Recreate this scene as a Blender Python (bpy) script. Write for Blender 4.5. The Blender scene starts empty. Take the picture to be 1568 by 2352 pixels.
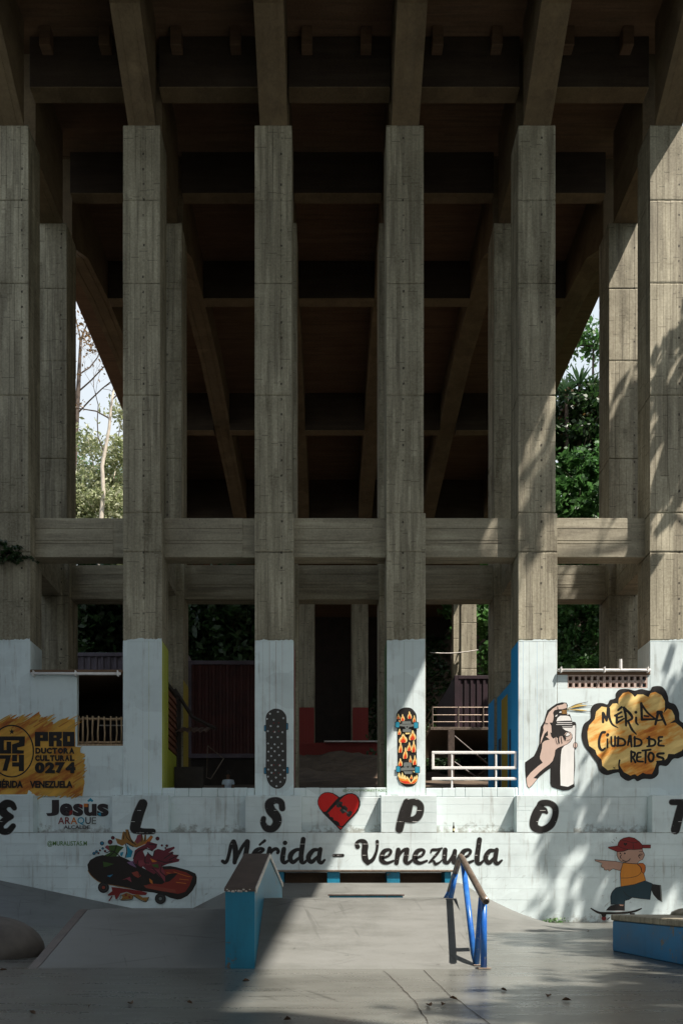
import bpy, bmesh, math, random
import numpy as np
from mathutils import Vector, Matrix
from mathutils.geometry import tessellate_polygon

SC = bpy.context.scene
COL = SC.collection
R = random.Random(7)

# ---------------------------------------------------------------- camera, sky, sun, exposure
F, CX, HY, CZ = 1848.0, 755.0, 2050.0, 0.9      # focal length and principal point of a 1568 x 2352 picture
cam = bpy.data.objects.new('camera', bpy.data.cameras.new('camera'))
COL.objects.link(cam)
cam.location = (0, 0, CZ)
cam.rotation_euler = (math.radians(90), 0, 0)
cam.data.lens = 36.0 * F / 2352.0
cam.data.sensor_width = 36.0
cam.data.shift_x = (784 - CX) / 2352.0
cam.data.shift_y = (HY - 1176) / 2352.0
cam.data.clip_end = 1500
SC.camera = cam

SUN = Vector((1.0, -0.74, 2.15)).normalized()   # towards the sun
elev = math.asin(SUN.z)
w = bpy.data.worlds.new('World')
SC.world = w
w.use_nodes = True
nt = w.node_tree
bg = nt.nodes['Background']
sky = nt.nodes.new('ShaderNodeTexSky')
sky.sky_type = 'NISHITA'
sky.sun_disc = False
sky.sun_elevation = elev
sky.sun_rotation = math.atan2(SUN.x, SUN.y)
sky.air_density = 1.0
sky.dust_density = 1.5
sky.ozone_density = 1.0
# thin white haze towards the horizon, blue higher up, with faint cloud
tc = nt.nodes.new('ShaderNodeTexCoord')
sp_ = nt.nodes.new('ShaderNodeSeparateXYZ'); nt.links.new(tc.outputs['Generated'], sp_.inputs[0])
mr = nt.nodes.new('ShaderNodeMapRange'); mr.interpolation_type = 'SMOOTHSTEP'
nt.links.new(sp_.outputs[2], mr.inputs[0])
for k_, v_ in ((1, 0.72), (2, 0.95), (3, 0.92), (4, 0.10)): mr.inputs[k_].default_value = v_
cn = nt.nodes.new('ShaderNodeTexNoise'); cn.inputs['Scale'].default_value = 3.5; cn.inputs['Detail'].default_value = 6
nt.links.new(tc.outputs['Generated'], cn.inputs['Vector'])
cr_ = nt.nodes.new('ShaderNodeValToRGB'); nt.links.new(cn.outputs['Fac'], cr_.inputs[0])
cr_.color_ramp.elements[0].position = .38; cr_.color_ramp.elements[0].color = (1.78, 1.95, 2.02, 1)
cr_.color_ramp.elements[1].position = .62; cr_.color_ramp.elements[1].color = (2.2, 2.3, 2.36, 1)
mx_ = nt.nodes.new('ShaderNodeMix'); mx_.data_type = 'RGBA'
nt.links.new(mr.outputs[0], mx_.inputs[0]); nt.links.new(sky.outputs[0], mx_.inputs[6]); nt.links.new(cr_.outputs[0], mx_.inputs[7])
nt.links.new(mx_.outputs[2], bg.inputs[0])
bg.inputs[1].default_value = 0.15
sl = bpy.data.lights.new('sun', 'SUN')
sl.energy = 3.3
sl.angle = math.radians(0.45)
sl.color = (1.0, 0.905, 0.81)
so = bpy.data.objects.new('sun', sl)
COL.objects.link(so)
so.location = (30, -20, 60)
so.rotation_euler = (-SUN).to_track_quat('-Z', 'Y').to_euler()
vs = SC.view_settings
vs.view_transform = 'Standard'
vs.look = 'None'
vs.gamma = 1.0
vs.exposure = 1.56
vs.use_curve_mapping = False
SC.cycles.max_bounces = 8
SC.cycles.diffuse_bounces = 5
SC.cycles.use_denoising = True
SC.cycles.sample_clamp_indirect = 6.0

# ---------------------------------------------------------------- helpers
ORG = {}

def tag(o, label=None, cat=None, group=None, kind=None):
    if label: o['label'] = label
    if cat: o['category'] = cat
    if group: o['group'] = group
    if kind: o['kind'] = kind
    return o

def thing(name, label, cat, loc=(0, 0, 0), group=None):
    o = bpy.data.objects.new(name, None)
    COL.objects.link(o)
    o.location = loc
    o.empty_display_size = 0.2
    ORG[o.name] = Vector(loc)
    return tag(o, label, cat, group)

def link(name, me, parent=None, label=None, org=None):
    o = bpy.data.objects.new(name, me)
    COL.objects.link(o)
    if parent is not None:
        o.parent = parent
        ORG[o.name] = ORG[parent.name].copy()
    else:
        ORG[o.name] = Vector(org or (0, 0, 0))
        o.location = ORG[o.name]
    if label: o['label'] = label
    return o

def px(x, y, d):                                 # picture point -> (X, Z) on the vertical plane at depth d
    return (x - CX) * d / F, CZ + (HY - y) * d / F

def pf(x, y, z=0.0):                             # picture point -> (X, Y) on the level z
    d = (CZ - z) * F / (y - HY)
    return (x - CX) * d / F, d

class MB:
    def __init__(s):
        s.v, s.f, s.m = [], [], []
    def add(s, vs, fs, m=0):
        n = len(s.v)
        s.v += [tuple(p) for p in vs]
        s.f += [tuple(i + n for i in q) for q in fs]
        s.m += [m] * len(fs)
        return s
    def box(s, x0, x1, y0, y1, z0, z1, m=0):
        return s.add([(x0, y0, z0), (x1, y0, z0), (x1, y1, z0), (x0, y1, z0), (x0, y0, z1), (x1, y0, z1), (x1, y1, z1), (x0, y1, z1)],
                     [(0, 3, 2, 1), (4, 5, 6, 7), (0, 1, 5, 4), (1, 2, 6, 5), (2, 3, 7, 6), (3, 0, 4, 7)], m)
    def bbox(s, x0, x1, y0, y1, z0, z1, b=0.01, m=0):     # box with chamfered edges
        def ring(z, i): return [(x0 + i, y0, z), (x1 - i, y0, z), (x1, y0 + i, z), (x1, y1 - i, z), (x1 - i, y1, z), (x0 + i, y1, z), (x0, y1 - i, z), (x0, y0 + i, z)]
        def ring2(z): return [(x0 + b, y0 + b, z)] * 1
        r0 = [(p[0] + (b if p[0] < (x0 + x1) / 2 else -b) * (1 if abs(p[0] - x0) < 1e-9 or abs(p[0] - x1) < 1e-9 else 0),
               p[1] + (b if p[1] < (y0 + y1) / 2 else -b) * (1 if abs(p[1] - y0) < 1e-9 or abs(p[1] - y1) < 1e-9 else 0), z0) for p in ring(z0, b)]
        r3 = [(p[0], p[1], z1) for p in r0]
        rs = [r0, ring(z0 + b, b), ring(z1 - b, b), r3]
        return s.rings(rs, m)
    def rings(s, rs, m=0, cap=True):
        n = len(rs[0]); vs = [p for r in rs for p in r]; fs = []
        for k in range(len(rs) - 1):
            for i in range(n):
                j = (i + 1) % n
                fs.append((k * n + i, k * n + j, (k + 1) * n + j, (k + 1) * n + i))
        if cap:
            fs.append(tuple(range(n - 1, -1, -1))); fs.append(tuple((len(rs) - 1) * n + i for i in range(n)))
        return s.add(vs, fs, m)
    def prism(s, prof, axis, a, b, m=0):          # closed profile extruded along an axis
        if axis == 'x': mk = lambda p, t: (t, p[0], p[1])
        elif axis == 'y': mk = lambda p, t: (p[0], t, p[1])
        else: mk = lambda p, t: (p[0], p[1], t)
        return s.rings([[mk(p, a) for p in prof], [mk(p, b) for p in prof]], m)
    def tube(s, pts, r, n=8, m=0):
        pts = [Vector(p) for p in pts]
        rad = r if isinstance(r, (list, tuple)) else [r] * len(pts)
        rs = []; up = None
        for i, p in enumerate(pts):
            t = (pts[min(i + 1, len(pts) - 1)] - pts[max(i - 1, 0)]).normalized()
            if up is None: up = Vector((0, 0, 1)) if abs(t.z) < 0.9 else Vector((1, 0, 0))
            a = t.cross(up).normalized(); b = t.cross(a).normalized(); up = -b if False else up
            rs.append([p + (a * math.cos(2 * math.pi * k / n) + b * math.sin(2 * math.pi * k / n)) * rad[i] for k in range(n)])
        return s.rings(rs, m)
    def lathe(s, prof, c, n=12, m=0):
        return s.rings([[(c[0] + r * math.cos(2 * math.pi * k / n), c[1] + r * math.sin(2 * math.pi * k / n), c[2] + z) for k in range(n)] for r, z in prof], m)
    def mesh(s, name, mats, org=(0, 0, 0), smooth=False):
        me = bpy.data.meshes.new(name)
        o = Vector(org)
        me.from_pydata([(p[0] - o.x, p[1] - o.y, p[2] - o.z) for p in s.v], [], s.f)
        for q in (mats if isinstance(mats, (list, tuple)) else [mats]): me.materials.append(q)
        me.polygons.foreach_set('material_index', s.m)
        bm = bmesh.new(); bm.from_mesh(me)
        bmesh.ops.recalc_face_normals(bm, faces=bm.faces)
        bm.to_mesh(me); bm.free()
        if smooth: me.polygons.foreach_set('use_smooth', [True] * len(me.polygons))
        me.update()
        return me
    def build(s, name, mats, parent=None, label=None, smooth=False, org=None):
        o = ORG[parent.name] if parent is not None else Vector(org or (0, 0, 0))
        return link(name, s.mesh(name, mats, o, smooth), parent, label, o)

def copy(o, parent, dx=0, dy=0, dz=0, name=None, label=None):
    c = o.copy(); COL.objects.link(c)
    if name: c.name = name
    c.parent = parent
    c.location = o.location + Vector((dx, dy, dz))
    ORG[c.name] = ORG[parent.name].copy()
    if label: c['label'] = label
    return c

# ---------------------------------------------------------------- materials
def nodes(name):
    m = bpy.data.materials.new(name); m.use_nodes = True
    return m, m.node_tree, m.node_tree.nodes['Principled BSDF']

def nd(t, ty, **kw):
    n = t.nodes.new(ty)
    for k, v in kw.items():
        if k.startswith('i_'):
            key = k[2:]; key = int(key) if key.isdigit() else key.replace('_', ' ')
            if hasattr(v, 'is_linked') or isinstance(v, bpy.types.NodeSocket): t.links.new(v, n.inputs[key])
            else: n.inputs[key].default_value = v
        else: setattr(n, k, v)
    return n

def math_(t, op, a, b=None, c=None):
    n = t.nodes.new('ShaderNodeMath'); n.operation = op
    for i, v in enumerate((a, b, c)):
        if v is None: continue
        if isinstance(v, bpy.types.NodeSocket): t.links.new(v, n.inputs[i])
        else: n.inputs[i].default_value = v
    return n.outputs[0]

def noise(t, scale, sc=(1, 1, 1), detail=4, rough=0.6, rot=(0, 0, 0)):
    g = nd(t, 'ShaderNodeNewGeometry')
    v = g.outputs['Position']
    if any(rot): v = nd(t, 'ShaderNodeMapping', i_Vector=v, i_Rotation=rot).outputs[0]
    mp = nd(t, 'ShaderNodeMapping', i_Vector=v, i_Scale=tuple(x * scale for x in sc))
    n = nd(t, 'ShaderNodeTexNoise', i_Vector=mp.outputs[0], i_Scale=1.0, i_Detail=float(detail), i_Roughness=rough)
    return n.outputs['Fac']

def ramp(t, fac, stops, interp='LINEAR'):
    n = nd(t, 'ShaderNodeValToRGB', i_Fac=fac); e = n.color_ramp.elements
    n.color_ramp.interpolation = interp
    while len(e) < len(stops): e.new(0.5)
    for q, (p, c) in zip(e, stops): q.position = p; q.color = tuple(c) + (1,) if len(c) == 3 else c
    return n.outputs[0]

def mix(t, f, a, b, mode='MIX'):
    n = t.nodes.new('ShaderNodeMix'); n.data_type = 'RGBA'; n.blend_type = mode
    for i, v in ((0, f), (6, a), (7, b)):
        if isinstance(v, bpy.types.NodeSocket): t.links.new(v, n.inputs[i])
        else: n.inputs[i].default_value = v if i == 0 else tuple(v) + (1,)
    return n.outputs[2]

def bump(t, b, h, strength=0.3, dist=0.01):
    n = nd(t, 'ShaderNodeBump', i_Height=h, i_Strength=strength, i_Distance=dist)
    t.links.new(n.outputs[0], b.inputs['Normal'])

def concrete(name, lo, hi, axis='z', stain=(0.07, 0.055, 0.04), amt=0.5, holes=False):
    m, t, b = nodes(name)
    sc = {'z': (4.5, 4.5, 0.3), 'x': (0.35, 7, 7), 'n': (2, 2, 2)}[axis]
    st = noise(t, 1.0, sc, 5, 0.65)
    bl = noise(t, 0.55, (1, 1, 1), 5, 0.6)
    fine = noise(t, 14.0, (1, 1, 1), 4, 0.7)
    s = math_(t, 'ADD', math_(t, 'MULTIPLY', st, 0.24), math_(t, 'ADD', math_(t, 'MULTIPLY', bl, 0.46), math_(t, 'MULTIPLY', fine, 0.30)))
    g0 = nd(t, 'ShaderNodeNewGeometry')
    vc = nd(t, 'ShaderNodeTexVoronoi', i_Vector=nd(t, 'ShaderNodeMapping', i_Vector=g0.outputs['Position'], i_Scale={'z': (4.3, 4.3, .30), 'x': (.3, 4.3, 3.6), 'n': (1, 1, 1)}[axis]).outputs[0], i_Scale=1.0, distance='CHEBYCHEV')
    cv = nd(t, 'ShaderNodeSeparateColor', i_Color=vc.outputs['Color']).outputs[0]
    s = math_(t, 'ADD', s, math_(t, 'MULTIPLY', math_(t, 'SUBTRACT', cv, .5), .10))
    c = ramp(t, s, [(0.34, lo), (0.52, tuple((a + c_) / 2 for a, c_ in zip(lo, hi))), (0.66, hi)])
    st2 = noise(t, 1.0, {'z': (6, 6, 0.3), 'x': (0.5, 9, 5), 'n': (1.3, 1.3, 1.3)}[axis], 4, 0.7)
    sm = ramp(t, math_(t, 'MULTIPLY', st2, math_(t, 'ADD', bl, 0.5)), [(0.48, (0, 0, 0)), (0.68, (1, 1, 1))])
    c = mix(t, math_(t, 'MULTIPLY', sm, amt), c, stain)
    if holes:                                     # row of form-tie holes and blow holes
        g = nd(t, 'ShaderNodeNewGeometry')
        vo = nd(t, 'ShaderNodeTexVoronoi', i_Vector=nd(t, 'ShaderNodeMapping', i_Vector=g.outputs['Position'], i_Scale=(7, 7, 4)).outputs[0], i_Scale=1.0)
        hm = ramp(t, vo.outputs['Distance'], [(0.06, (1, 1, 1)), (0.11, (0, 0, 0))])
        if axis == 'z':
            sx = nd(t, 'ShaderNodeSeparateXYZ', i_Vector=g.outputs['Position'])
            lx = math_(t, 'SUBTRACT', math_(t, 'MULTIPLY', math_(t, 'FRACT', math_(t, 'DIVIDE', math_(t, 'ADD', sx.outputs[0], 9.73 + 2.015), 4.03)), 4.03), 2.015)
            ix = math_(t, 'FLOOR', math_(t, 'DIVIDE', math_(t, 'ADD', sx.outputs[0], 9.73 + 2.015), 4.03))
            lx = math_(t, 'ADD', lx, math_(t, 'SUBTRACT', math_(t, 'MULTIPLY', math_(t, 'FRACT', math_(t, 'MULTIPLY', ix, .618)), .5), .25))
            ws = math_(t, 'MULTIPLY', ramp(t, noise(t, 1.0, (2.6, 2.6, .16), 4, .6), [(.52, (0, 0, 0)), (.66, (1, 1, 1))]), ramp(t, bl, [(.38, (.2, .2, .2)), (.6, (1, 1, 1))]))
            c = mix(t, math_(t, 'MULTIPLY', ws, .5), c, (.055, .047, .034))
            wob = math_(t, 'MULTIPLY', math_(t, 'SUBTRACT', noise(t, 2.3, (1, 1, 1), 2), .5), .10)
            a_ = math_(t, 'LESS_THAN', math_(t, 'ABSOLUTE', math_(t, 'SUBTRACT', math_(t, 'ADD', lx, wob), .09)), .028)
            b__ = math_(t, 'LESS_THAN', math_(t, 'FRACT', math_(t, 'DIVIDE', math_(t, 'ADD', sx.outputs[2], wob), .47)), .15)
            hole = math_(t, 'MULTIPLY', math_(t, 'MULTIPLY', a_, b__), ramp(t, noise(t, 3.7, (1, 1, 1), 2), [(0.42, (0, 0, 0)), (0.52, (1, 1, 1))]))
            c = mix(t, math_(t, 'MULTIPLY', hole, .85), c, (0.03, 0.025, 0.02))
            # horizontal board ends / day joints
            dj = math_(t, 'LESS_THAN', math_(t, 'ABSOLUTE', math_(t, 'SUBTRACT', math_(t, 'FRACT', math_(t, 'DIVIDE', math_(t, 'ADD', sx.outputs[2], math_(t, 'MULTIPLY', cv, 1.3)), 1.85)), .5)), .006)
            c = mix(t, math_(t, 'MULTIPLY', dj, .6), c, (0.06, 0.05, 0.035))
        c = mix(t, math_(t, 'MULTIPLY', hm, math_(t, 'MULTIPLY', ramp(t, fine, [(0.45, (0, 0, 0)), (0.6, (1, 1, 1))]), 0.8)), c, (0.03, 0.025, 0.02))
    t.links.new(c, b.inputs['Base Color'])
    b.inputs['Roughness'].default_value = 0.85
    b.inputs['Specular IOR Level'].default_value = 0.3
    bump(t, b, math_(t, 'ADD', fine, math_(t, 'MULTIPLY', st, 0.6)), 0.35, 0.012)
    return m

def paint(name, col, wear=0.25, dirt=(0.25, 0.23, 0.19), rough=0.6, joints=False, streak=(5, 5, 0.8), chips=None, chipscale=9.0, chipamt=.6):
    m, t, b = nodes(name)
    a = noise(t, 1.0, streak, 5, 0.65)
    bl = noise(t, 0.9, (1, 1, 1), 5, 0.65)
    fine = noise(t, 22.0, (1, 1, 1), 3, 0.7)
    k = ramp(t, math_(t, 'ADD', math_(t, 'MULTIPLY', a, 0.5), math_(t, 'MULTIPLY', bl, 0.5)), [(0.45, (0, 0, 0)), (0.72, (1, 1, 1))])
    c = mix(t, math_(t, 'MULTIPLY', k, wear), col, dirt)
    sp = ramp(t, fine, [(0.70, (0, 0, 0)), (0.76, (1, 1, 1))])
    c = mix(t, math_(t, 'MULTIPLY', sp, wear), c, tuple(0.35 * x for x in dirt))
    if chips:                                     # flakes off to what lies beneath
        ch = math_(t, 'ADD', math_(t, 'MULTIPLY', noise(t, chipscale, (1, 1, 1), 5, .75), .6), math_(t, 'MULTIPLY', noise(t, 1.6, (1, 1, .6), 3), .4))
        c = mix(t, ramp(t, ch, [(chipamt - .012, (0, 0, 0)), (chipamt + .012, (1, 1, 1))]), c, chips)
        ch2 = noise(t, chipscale * .35, (1, 1, .25), 5, .7)
        c = mix(t, math_(t, 'MULTIPLY', ramp(t, ch2, [(.55, (0, 0, 0)), (.72, (1, 1, 1))]), .6), c, tuple(x * .35 for x in col))
    if joints:                                    # paint worn off along the wall's board joints
        g = nd(t, 'ShaderNodeNewGeometry')
        sx = nd(t, 'ShaderNodeSeparateXYZ', i_Vector=g.outputs['Position'])
        fr = math_(t, 'ABSOLUTE', math_(t, 'SUBTRACT', math_(t, 'FRACT', math_(t, 'DIVIDE', math_(t, 'ADD', sx.outputs[2], 0.0), 0.3375)), 0.5))
        jm = math_(t, 'MULTIPLY', math_(t, 'GREATER_THAN', fr, 0.483), ramp(t, noise(t, 4.0), [(0.52, (0, 0, 0)), (0.58, (1, 1, 1))]))
        jm = math_(t, 'MAXIMUM', jm, ramp(t, noise(t, 26.0, (1, 1, 1), 2), [(0.72, (0, 0, 0)), (0.76, (1, 1, 1))]))
        c = mix(t, jm, c, (0.7, 0.7, 0.68))
    t.links.new(c, b.inputs['Base Color'])
    b.inputs['Roughness'].default_value = rough
    b.inputs['Specular IOR Level'].default_value = 0.3
    bump(t, b, math_(t, 'ADD', fine, bl), 0.2, 0.006)
    return m

def wallpaint(name, col, k=1.0, niche=False):           # old white wall paint: repainted patches, drips, scuffs, mould along the foot
    m, t, b = nodes(name)
    g = nd(t, 'ShaderNodeNewGeometry')
    sx = nd(t, 'ShaderNodeSeparateXYZ', i_Vector=g.outputs['Position'])
    big = noise(t, .8, (1, 1, 1), 5, .65); fine = noise(t, 24., (1, 1, 1), 3, .7); med = noise(t, 4., (1, 1, 1), 5, .7)
    vo = nd(t, 'ShaderNodeTexVoronoi', i_Vector=nd(t, 'ShaderNodeMapping', i_Vector=g.outputs['Position'], i_Scale=(.7, .7, 1.1)).outputs[0], i_Scale=1.0, distance='CHEBYCHEV')
    cv = nd(t, 'ShaderNodeSeparateColor', i_Color=vo.outputs['Color']).outputs[1]
    c = mix(t, cv, col, tuple(x * .86 for x in col))
    c = mix(t, math_(t, 'MULTIPLY', ramp(t, big, [(.46, (0, 0, 0)), (.68, (1, 1, 1))]), .5 * k), c, tuple(x * .60 for x in col))
    dr = math_(t, 'MULTIPLY', ramp(t, noise(t, 1., (9, 9, .7), 4, .6), [(.55, (0, 0, 0)), (.68, (1, 1, 1))]), ramp(t, big, [(.4, (0, 0, 0)), (.6, (1, 1, 1))]))
    c = mix(t, math_(t, 'MULTIPLY', dr, .55 * k), c, (.24, .235, .20))
    sc = math_(t, 'MULTIPLY', ramp(t, noise(t, 1., (3.0, 3, 16), 3, .6, (0, math.radians(35), 0)), [(.60, (0, 0, 0)), (.66, (1, 1, 1))]), ramp(t, med, [(.5, (0, 0, 0)), (.6, (1, 1, 1))]))
    low = ramp(t, math_(t, 'DIVIDE', sx.outputs[2], 3.0), [(.25, (1, 1, 1)), (.9, (.15, .15, .15))])
    c = mix(t, math_(t, 'MULTIPLY', math_(t, 'MULTIPLY', sc, low), .55 * k), c, (.16, .16, .155))
    z0 = 2.71 if niche else 0.0
    ft = math_(t, 'SUBTRACT', 1.0, math_(t, 'DIVIDE', math_(t, 'SUBTRACT', sx.outputs[2], z0), .55 if niche else .5))
    ft = ramp(t, math_(t, 'ADD', ft, math_(t, 'MULTIPLY', math_(t, 'SUBTRACT', med, .5), 2.2)), [(.62, (0, 0, 0)), (1.0, (1, 1, 1))])
    c = mix(t, math_(t, 'MULTIPLY', ft, .75 * k), c, (.15, .135, .10))
    sp = ramp(t, fine, [(.70, (0, 0, 0)), (.75, (1, 1, 1))])
    c = mix(t, math_(t, 'MULTIPLY', sp, .5 * k), c, (.2, .19, .17))
    t.links.new(c, b.inputs['Base Color'])
    b.inputs['Roughness'].default_value = .6
    b.inputs['Specular IOR Level'].default_value = .25
    bump(t, b, math_(t, 'ADD', math_(t, 'MULTIPLY', fine, .5), med), .3, .008)
    return m

def plain(name, col, rough=0.6, metal=0.0, var=0.25, scale=3.0, sc=(1, 1, 1), b_=0.15, spec=0.4):
    m, t, b = nodes(name)
    n = noise(t, scale, sc, 5, 0.65)
    c = mix(t, ramp(t, n, [(0.35, (0, 0, 0)), (0.7, (1, 1, 1))]), tuple(x * (1 - var) for x in col), tuple(min(1, x * (1 + var)) for x in col))
    t.links.new(c, b.inputs['Base Color'])
    b.inputs['Roughness'].default_value = rough
    b.inputs['Metallic'].default_value = metal
    b.inputs['Specular IOR Level'].default_value = spec
    bump(t, b, n, b_, 0.01)
    return m

def spray(name, a, b_, c_, sc=(1.2, 1, 5), rot=(0, math.radians(28), 0), white=0.0):   # sprayed flame streaks
    m, t, b = nodes(name)
    n = noise(t, 1.0, sc, 4, 0.6, rot)
    n2 = noise(t, 1.3, (1, 1, 1), 4)
    s = math_(t, 'ADD', math_(t, 'MULTIPLY', n, 0.75), math_(t, 'MULTIPLY', n2, 0.25))
    c = ramp(t, s, [(0.33, c_), (0.43, b_), (0.50, a), (0.62, tuple(min(1, x * 1.25 + white) for x in a))])
    t.links.new(c, b.inputs['Base Color'])
    b.inputs['Roughness'].default_value = 0.6
    b.inputs['Specular IOR Level'].default_value = 0.25
    bump(t, b, noise(t, 22.0), 0.2, 0.006)
    return m

def leafmat(name, cols, trans=0.35):
    m, t, b = nodes(name)
    n = noise(t, 0.9, (1, 1, 1), 5)
    n2 = noise(t, 7.0, (1, 1, 1), 2)
    c = ramp(t, math_(t, 'ADD', math_(t, 'MULTIPLY', n, 0.45), math_(t, 'MULTIPLY', n2, 0.55)), [(0.32 + 0.36 * i / max(1, len(cols) - 1), q) for i, q in enumerate(cols)])
    t.links.new(c, b.inputs['Base Color'])
    b.inputs['Roughness'].default_value = 0.45
    tr = nd(t, 'ShaderNodeBsdfTranslucent', i_Color=c)
    ms = nd(t, 'ShaderNodeMixShader', i_Fac=trans)
    t.links.new(b.outputs[0], ms.inputs[1]); t.links.new(tr.outputs[0], ms.inputs[2])
    t.links.new(ms.outputs[0], t.nodes['Material Output'].inputs[0])
    return m

M = {}
M['conc'] = concrete('board_formed_concrete', (0.135, 0.120, 0.082), (0.56, 0.525, 0.395), 'z', holes=True, amt=0.42)
M['beam'] = concrete('board_formed_concrete_beam', (0.20, 0.18, 0.135), (0.47, 0.44, 0.33), 'x', amt=0.45, holes=True)
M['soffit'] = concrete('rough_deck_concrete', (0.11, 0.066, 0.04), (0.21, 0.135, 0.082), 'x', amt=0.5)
M['diaphragm'] = concrete('sooty_diaphragm_concrete', (0.030, 0.021, 0.014), (0.065, 0.047, 0.031), 'x', amt=0.4)  # same concrete coloured near black: the shade under the deck is in the colour
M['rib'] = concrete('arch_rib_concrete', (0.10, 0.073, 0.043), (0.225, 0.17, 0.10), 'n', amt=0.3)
M['white'] = wallpaint('white_wall_paint', (0.71, 0.825, 0.835), .85)
M['niche'] = wallpaint('white_niche_paint', (0.70, 0.80, 0.805), .9, True)
M['black'] = paint('black_mural_paint', (0.012, 0.010, 0.009), 0.3, (0.05, 0.05, 0.05), 0.5, joints=True)
M['blackp'] = paint('black_line_paint', (0.012, 0.010, 0.009), 0.3, (0.05, 0.05, 0.05), 0.5)
M['yellowgreen'] = paint('yellow_green_paint', (0.44, 0.50, 0.06), 0.35, (0.2, 0.2, 0.05), 0.6)
M['yellow'] = paint('yellow_paint', (0.46, 0.36, 0.05), 0.3, (0.25, 0.2, 0.05), 0.6)
M['redp'] = paint('red_paint', (0.22, 0.03, 0.024), 0.3, (0.15, 0.04, 0.03), 0.6)
M['greenp'] = paint('green_paint', (0.045, 0.15, 0.03), 0.3, (0.03, 0.08, 0.03), 0.6)
M['bluep'] = paint('blue_paint', (0.018, 0.36, 0.86), 0.2, (0.02, 0.15, 0.35), 0.6)
M['bluedk'] = paint('dark_blue_paint', (0.012, 0.05, 0.14), 0.2, (0.02, 0.05, 0.1), 0.6)
M['teal'] = paint('teal_ledge_paint', (0.013, 0.19, 0.31), 0.55, (0.02, 0.10, 0.13), 0.4, streak=(6, 6, 1.2), chips=(.13, .095, .07), chipscale=7.0, chipamt=.60)
M['blueledge'] = paint('blue_ledge_paint', (0.02, 0.20, 0.42), 0.4, (0.12, 0.11, 0.10), 0.5, streak=(2, 2, 3), chips=(.17, .16, .14), chipscale=6.0, chipamt=.585)
M['railblue'] = paint('chipped_blue_rail_paint', (0.012, 0.10, 0.42), 0.8, (0.06, 0.22, 0.42), 0.3, streak=(9, 9, 5), chips=(.22, .30, .36), chipscale=22.0, chipamt=.57)
M['steel'] = plain('worn_brown_steel', (0.24, 0.19, 0.15), 0.35, 0.6, 0.3, 9)
M['void'] = plain('sooty_dark_wall', (0.02, 0.014, 0.010), 0.9, 0, 0.3, 1)  # deep shade behind the far pier put into the wall colour
M['crack'] = plain('dirt_filled_joint', (0.05, 0.045, 0.038), 0.95, 0, 0.5, 8)
M['cap'] = plain('dark_ledge_cap', (0.075, 0.055, 0.045), 0.45, 0.0, 0.35, 6)
M['worn'] = plain('worn_pale_edge', (0.55, 0.52, 0.47), 0.5, 0.1, 0.3, 12)
M['whitemetal'] = plain('white_metal_paint', (0.78, 0.77, 0.75), 0.35, 0.0, 0.06, 5)
M['wood'] = plain('weathered_wood', (0.34, 0.24, 0.14), 0.7, 0, 0.35, 3, (8, 8, 1))
M['woodred'] = plain('red_brown_wood', (0.20, 0.075, 0.04), 0.7, 0, 0.35, 3, (1, 8, 8))
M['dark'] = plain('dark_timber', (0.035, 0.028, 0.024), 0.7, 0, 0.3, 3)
M['roof'] = plain('clay_roof_tile', (0.13, 0.085, 0.065), 0.8, 0, 0.4, 6)
M['contred'] = plain('dull_red_container_steel', (0.065, 0.014, 0.011), 0.55, 0, 0.35, 1.2)
M['contpur'] = plain('purple_container_steel', (0.022, 0.010, 0.015), 0.5, 0, 0.35, 1.2)
M['contgrey'] = plain('grey_violet_container_steel', (0.12, 0.10, 0.125), 0.55, 0, 0.3, 1.2)
M['terracotta'] = paint('whitewashed_clay_block', (0.62, 0.50, 0.44), 0.5, (0.42, 0.22, 0.15), 0.7)
M['dirt'] = plain('dry_earth_bank', (0.085, 0.062, 0.042), 0.95, 0, 0.45, 1.1)
M['bark'] = plain('dark_bark', (0.085, 0.065, 0.05), 0.9, 0, 0.4, 4, (4, 4, 1))
M['palebark'] = plain('pale_bark', (0.42, 0.38, 0.31), 0.8, 0, 0.3, 3, (4, 4, 1))
M['leaf'] = leafmat('broad_leaf_green', [(0.02, 0.055, 0.014), (0.06, 0.16, 0.04), (0.15, 0.30, 0.09)])
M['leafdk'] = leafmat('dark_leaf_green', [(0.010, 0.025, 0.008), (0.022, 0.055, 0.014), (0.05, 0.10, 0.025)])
M['leafpale'] = leafmat('pale_dry_leaf', [(0.07, 0.12, 0.04), (0.28, 0.32, 0.15), (0.68, 0.66, 0.52)])
M['leafdry'] = leafmat('orange_dry_leaf', [(0.07, 0.045, 0.02), (0.16, 0.10, 0.04), (0.30, 0.17, 0.05)])
M['blade'] = leafmat('sword_leaf', [(0.02, 0.05, 0.025), (0.05, 0.11, 0.05), (0.12, 0.2, 0.09)], 0.2)
M['petal'] = leafmat('pink_petal', [(0.35, 0.06, 0.12), (0.45, 0.12, 0.16), (0.5, 0.2, 0.15)], 0.4)
M['deadleaf'] = plain('dead_leaf', (0.10, 0.055, 0.028), 0.8, 0, 0.4, 20)
M['boulder'] = plain('dark_smooth_concrete', (0.12, 0.105, 0.09), 0.7, 0, 0.35, 2)
M['bottle'] = plain('dark_bottle_glass', (0.035, 0.022, 0.008), 0.1, 0, 0.2, 5)
M['paper'] = plain('pale_label_paper', (0.6, 0.55, 0.35), 0.6, 0, 0.1, 5)
M['skin'] = plain('brown_skin', (0.16, 0.085, 0.055), 0.6, 0, 0.1, 5)
M['hair'] = plain('black_hair', (0.008, 0.007, 0.006), 0.6, 0, 0.2, 20)
M['shirt'] = plain('pale_blue_shirt', (0.5, 0.6, 0.72), 0.8, 0, 0.25, 9)
M['jeans'] = plain('dark_trousers', (0.02, 0.022, 0.03), 0.8, 0, 0.2, 9)
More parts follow.
